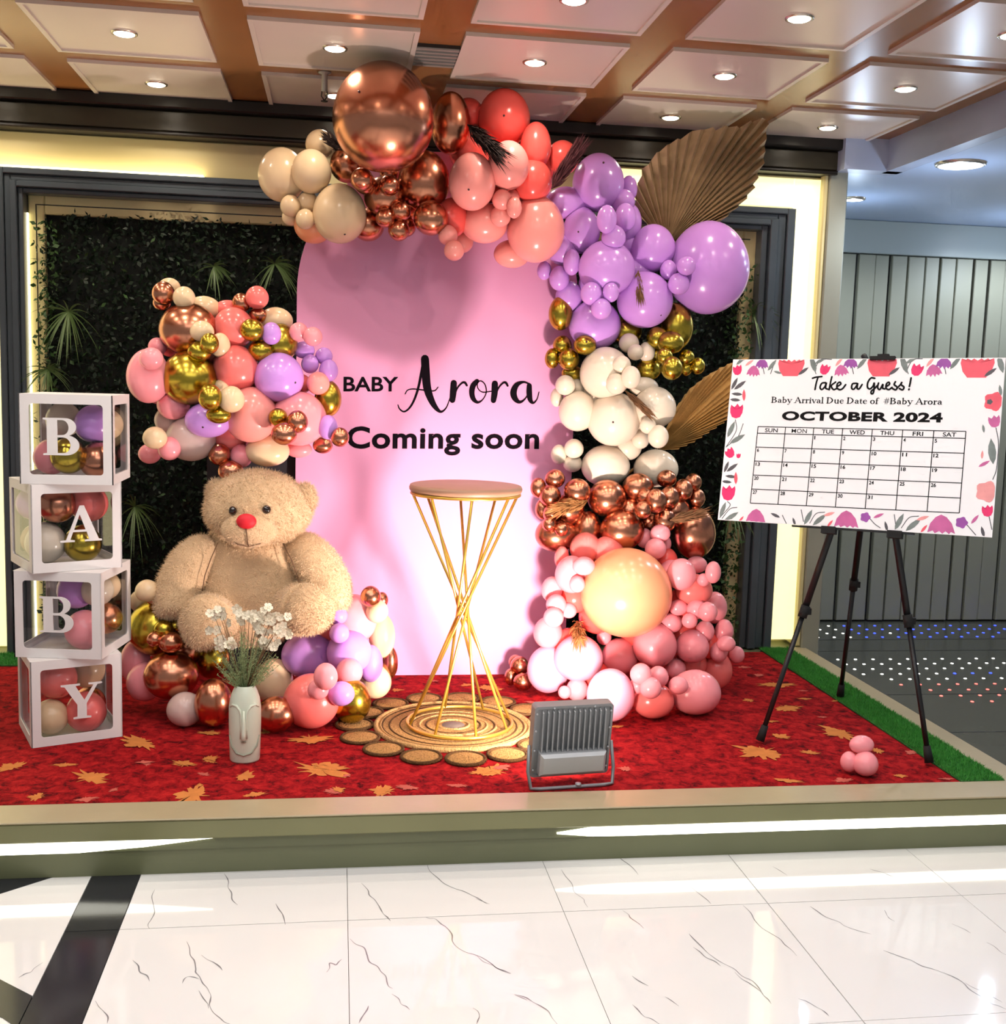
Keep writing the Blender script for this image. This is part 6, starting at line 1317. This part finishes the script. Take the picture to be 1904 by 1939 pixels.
for d_ in range(1, 32):
    mb = MB(); k = d_+1; c, r = k % 7, k//7; t0 = rows_t[1+r]; t1 = rows_t[2+r]
    w = .075 if d_ < 10 else .16
    a = gp((c+.05)/7, t0+(t1-t0)*.34); b = gp((c+.05+w)/7, t0+(t1-t0)*.34); h = np.linalg.norm(gp(c/7, t0+(t1-t0)*.08)-gp(c/7, t0+(t1-t0)*.34))
    if d_ % 10 == 1 and d_ == 1: b = a+(b-a)*.5
    text_fit(mb, str(d_), a[0], b[0], a[1], a[1]+h, SPL, bold=.03, slope=(b[1]-a[1])/(b[0]-a[0])); mb.build('date_number', M_blackink, sg)
# printed flower border
M_fc = {'coral': mat('print_coral', (244, 92, 110), .5, vary=.15, scale=30), 'rose': mat('print_rose', (236, 44, 110), .5, vary=.15, scale=30), 'purple': mat('print_purple', (160, 80, 170), .5, vary=.2, scale=30), 'mauve': mat('print_mauve', (206, 100, 160), .5, vary=.2, scale=30), 'pale': mat('print_pale_pink', (246, 160, 160), .5, vary=.15, scale=30), 'leaf': mat('print_leaf_grey', (120, 130, 128), .5, vary=.35, scale=40), 'dark': mat('print_leaf_dark', (84, 82, 88), .5, vary=.3, scale=40)}
zc = [0.0004]
UB, VB = .479, .309
def poly_print(c, pts, nm):
    zc[0] += 1.2e-6; pts = [(min(UB, max(-UB, x)), min(VB, max(-VB, y))) for x, y in pts]
    cx = sum(p[0] for p in pts)/len(pts); cy = sum(p[1] for p in pts)/len(pts); n = len(pts)
    MB().add([SPL(x, y, zc[0]) for x, y in pts]+[SPL(cx, cy, zc[0])], [(i, (i+1) % n, n) for i in range(n)]).build(nm, M_fc[c], sg)
def rot(pts, a, cx, cy, s): ca, sa = math.cos(a), math.sin(a); return [(cx+s*(x*ca-y*sa), cy+s*(x*sa+y*ca)) for x, y in pts]
TUL = [(0, -1), (.55, -.8), (.85, -.2), (.9, .5), (.8, .95), (.5, .5), (.3, .75), (.05, 1.05), (-.2, .7), (-.45, .45), (-.8, .9), (-.9, .4), (-.85, -.2), (-.55, -.8)]
POP = [(-.55, -.6), (.55, -.6), (.85, -.2), (1, .35), (.95, .7), (.75, .5), (.6, .8), (.4, .5), (.22, .85), (0, .5), (-.22, .85), (-.4, .5), (-.6, .8), (-.75, .5), (-.95, .7), (-1, .35), (-.85, -.2)]
BEL = [(0, .8), (.4, .6), (.8, .1), (1.05, -.7), (.75, -.55), (.6, -.85), (.35, -.5), (.1, -.95), (-.12, -.5), (-.45, -.85), (-.6, -.45), (-1.0, -.6), (-.8, .1), (-.4, .6)]
LEF = [(0, -1), (.2, -.6), (.28, -.1), (.22, .45), (0, 1), (-.22, .45), (-.28, -.1), (-.2, -.6)]
BLO = [(.9*math.cos(t)*(1+.12*math.cos(5*t)), .9*math.sin(t)*(1+.12*math.cos(5*t))) for t in np.linspace(0, 2*PI, 25)[:-1]]
SH = {'T': TUL, 'P': POP, 'B': BEL, 'L': LEF, 'O': BLO}
PR = [('P','coral',0.00,0.0496,(-0.2552,0.2759)),
('P','coral',0.00,0.0514,(0.0731,0.2760)),
('P','coral',0.00,0.0549,(0.3929,0.2739)),
('T','rose',0.20,0.0198,(-0.4606,0.2692)),
('T','rose',-0.30,0.0198,(-0.1295,0.2708)),
('T','rose',-0.30,0.0222,(0.1945,0.2688)),
('B','mauve',0.00,0.0257,(-0.3979,0.2666)),
('B','mauve',0.20,0.0257,(-0.0703,0.2683)),
('B','mauve',0.20,0.0268,(0.2498,0.2676)),
('B','purple',0.00,0.0245,(-0.3673,0.2957)),
('B','purple',0.00,0.0257,(-0.0379,0.2974)),
('B','purple',0.00,0.0268,(0.2830,0.2956)),
('L','leaf',0.35,0.0362,(-0.1740,0.2934)),
('L','leaf',0.35,0.0385,(0.1485,0.2929)),
('L','leaf',-1.00,0.0233,(-0.1474,0.3051)),
('L','leaf',-1.00,0.0233,(0.1732,0.3041)),
('L','leaf',-0.60,0.0263,(-0.3276,0.2882)),
('L','leaf',-0.60,0.0280,(0.0029,0.2954)),
('L','leaf',-0.60,0.0280,(0.3203,0.2937)),
('L','dark',-0.90,0.0233,(-0.2074,0.2651)),
('L','dark',-0.90,0.0233,(0.1174,0.2645)),
('L','dark',-0.90,0.0245,(0.4365,0.2600)),
('L','leaf',-0.80,0.0233,(-0.4506,0.3059)),
('L','leaf',0.30,0.0350,(0.4667,0.2901)),
('L','leaf',1.30,0.0163,(-0.3041,0.2604)),
('L','pale',-0.90,0.0198,(-0.4161,0.2977)),
('L','pale',-0.60,0.0210,(0.2371,0.2969)),
('L','pale',-0.60,0.0210,(-0.0798,0.3000)),
('T','rose',0.00,0.0280,(-0.4488,0.1090)),
('T','rose',0.60,0.0198,(-0.4588,-0.0531)),
('T','rose',0.00,0.0292,(-0.4499,-0.2069)),
('L','dark',-0.90,0.0280,(-0.4445,0.2106)),
('L','dark',-0.40,0.0257,(-0.4666,0.2166)),
('L','dark',1.50,0.0222,(-0.4534,0.1758)),
('L','dark',1.50,0.0222,(-0.4592,0.1532)),
('L','leaf',-0.35,0.0338,(-0.4628,0.0389)),
('L','leaf',-1.00,0.0338,(-0.4347,0.0021)),
('L','dark',-0.90,0.0268,(-0.4442,-0.1086)),
('L','dark',-0.30,0.0233,(-0.4671,-0.1065)),
('L','dark',1.50,0.0222,(-0.4469,-0.1431)),
('L','dark',1.50,0.0210,(-0.4614,-0.1642)),
('L','leaf',-0.30,0.0303,(-0.4652,-0.2702)),
('L','leaf',-0.95,0.0315,(-0.4290,-0.2956)),
('L','coral',0.10,0.0233,(-0.4254,0.1718)),
('L','coral',0.10,0.0245,(-0.4263,-0.1482)),
('T','rose',0.00,0.0093,(-0.4242,-0.0627)),
('O','coral',0.00,0.0350,(0.4552,0.1576)),
('O','dark',0.00,0.0099,(0.4414,0.1563)),
('T','mauve',0.20,0.0210,(0.4611,0.0879)),
('L','leaf',0.15,0.0455,(0.4609,-0.0154)),
('O','pale',0.00,0.0385,(0.4545,-0.1552)),
('T','rose',0.10,0.0198,(0.4607,-0.2216)),
('L','mauve',-1.00,0.0210,(0.4393,-0.0595)),
('L','pale',0.00,0.0152,(0.4306,-0.0283)),
('L','leaf',0.20,0.0198,(0.4722,0.1971)),
('L','leaf',0.20,0.0152,(0.4281,0.0626)),
('B','mauve',0.00,0.0362,(-0.3361,-0.2899)),
('B','mauve',0.05,0.0420,(-0.0056,-0.2810)),
('B','mauve',0.05,0.0444,(0.3159,-0.2783)),
('O','purple',0.00,0.0187,(0.0607,-0.2678)),
('O','purple',0.00,0.0210,(0.3819,-0.2664)),
('L','leaf',-0.40,0.0315,(-0.1415,-0.2802)),
('L','leaf',-0.80,0.0315,(-0.1001,-0.2869)),
('L','leaf',-0.40,0.0327,(0.1776,-0.2761)),
('L','leaf',-0.80,0.0338,(0.2255,-0.2841)),
('L','pale',-1.20,0.0210,(-0.0666,-0.2642)),
('L','pale',-1.20,0.0222,(0.2548,-0.2591)),
('L','dark',0.40,0.0163,(-0.1914,-0.2996)),
('L','dark',0.30,0.0187,(0.1346,-0.2956)),
('L','dark',0.30,0.0198,(0.4511,-0.2937)),
('L','dark',1.20,0.0198,(-0.2630,-0.2807)),
('L','coral',-0.60,0.0152,(-0.3906,-0.3033)),
('L','coral',-0.60,0.0163,(-0.0609,-0.2981)),
('L','coral',-0.60,0.0175,(0.2617,-0.2955)),
('L','mauve',-1.10,0.0198,(0.1059,-0.2594)),
('L','mauve',-0.60,0.0198,(0.4234,-0.2524))]
for sh, c, a, r, (u, v) in PR: poly_print(c, rot(SH[sh], a, u, v, r), 'printed_leaf' if sh == 'L' else 'printed_flower')
STM = [[(-0.4498,0.0756,0.0029),(-0.4426,0.0333,0.0029),(-0.4763,-0.0312,0.0029)],
[(-0.4178,0.0611,0.0029),(-0.4342,0.0093,0.0029),(-0.4735,-0.0281,0.0029)],
[(-0.4498,-0.2393,0.0029),(-0.4390,-0.2555,0.0029),(-0.4743,-0.3026,0.0029)],
[(-0.4112,-0.2599,0.0029),(-0.4379,-0.2674,0.0029),(-0.4648,-0.3050,0.0029)],
[(-0.1602,0.2549,0.0029),(-0.1647,0.2727,0.0029),(-0.1477,0.3081,0.0029),(-0.1080,0.3119,0.0029)],
[(0.1664,0.2547,0.0029),(0.1624,0.2718,0.0029),(0.1784,0.3058,0.0029),(0.2098,0.3096,0.0029)],
[(0.4675,0.0662,0.0029),(0.4851,0.0125,0.0029),(0.4823,-0.0741,0.0029),(0.4702,-0.1123,0.0029)],
[(0.4669,-0.2390,0.0029),(0.4813,-0.2836,0.0029)],
[(0.0623,-0.2553,0.0029),(0.0920,-0.2872,0.0029),(0.1148,-0.3025,0.0029)],
[(0.3945,-0.2678,0.0029),(0.4297,-0.3059,0.0029)],
[(-0.2368,-0.2791,0.0029),(-0.2195,-0.3084,0.0029)],
[(-0.3305,0.2551,0.0029),(-0.3173,0.3062,0.0029)],
[(-0.3631,0.2823,0.0029),(-0.3545,0.2551,0.0029)],
[(-0.0321,0.2810,0.0029),(-0.0243,0.2548,0.0029)],
[(0.2863,0.2798,0.0029),(0.2923,0.2546,0.0029)],
[(-0.1695,-0.2547,0.0029),(-0.1571,-0.2974,0.0029)],
[(0.1588,-0.2522,0.0029),(0.1674,-0.2935,0.0029)],
[(-0.1339,-0.3017,0.0029),(-0.1144,-0.2659,0.0029),(-0.0840,-0.2583,0.0029)],
[(0.1862,-0.2978,0.0029),(0.2095,-0.2603,0.0029),(0.2403,-0.2528,0.0029)]]
for s_ in STM:
    mb = MB(); ribbon(mb, [(min(UB, max(-UB, a)), min(VB, max(-VB, b)), c) for a, b, c in s_], plane=lambda u, v: SPL(u, v, .00035)); mb.build('printed_stem', M_fc['dark'], sg)

# ---- small ceiling fixtures
M_vent = mat('vent_grey', (176, 170, 162), .4, metal=.3); M_ventd = mat('vent_dark', (40, 34, 30), .7)
vt = empty('ceiling_vent', (.345, 4.40, CEIL)); tag(vt, 'narrow grey air vent between ceiling coffers above the giant balloon', 'vent')
MB().box(-.082, .082, -.13, .13, -.012, 0).build('housing', M_ventd, vt)
for i in range(6): MB().box(-.078, .078, -.125+.043*i, -.105+.043*i, -.018, -.011).build('louvre', M_vent, vt)
sp = empty('fire_sprinkler', (-.070, 4.76, CEIL)); tag(sp, 'small pendant fire sprinkler left of the giant balloon', 'sprinkler')
MB().lathe([(0, 0), (.026, 0), (.026, -.006), (.012, -.010), (.012, -.075), (.008, -.078)], 14).build('pipe', M_vent, sp)
MB().tube([(-.010, 0, -.076), (-.012, 0, -.095), (0, 0, -.112)], .0025, 6).tube([(.010, 0, -.076), (.012, 0, -.095), (0, 0, -.112)], .0025, 6).build('yoke', M_ventd, sp)
MB().lathe([(0, -.112), (.014, -.113), (.014, -.116), (0, -.117)], 12).build('deflector', M_ventd, sp)
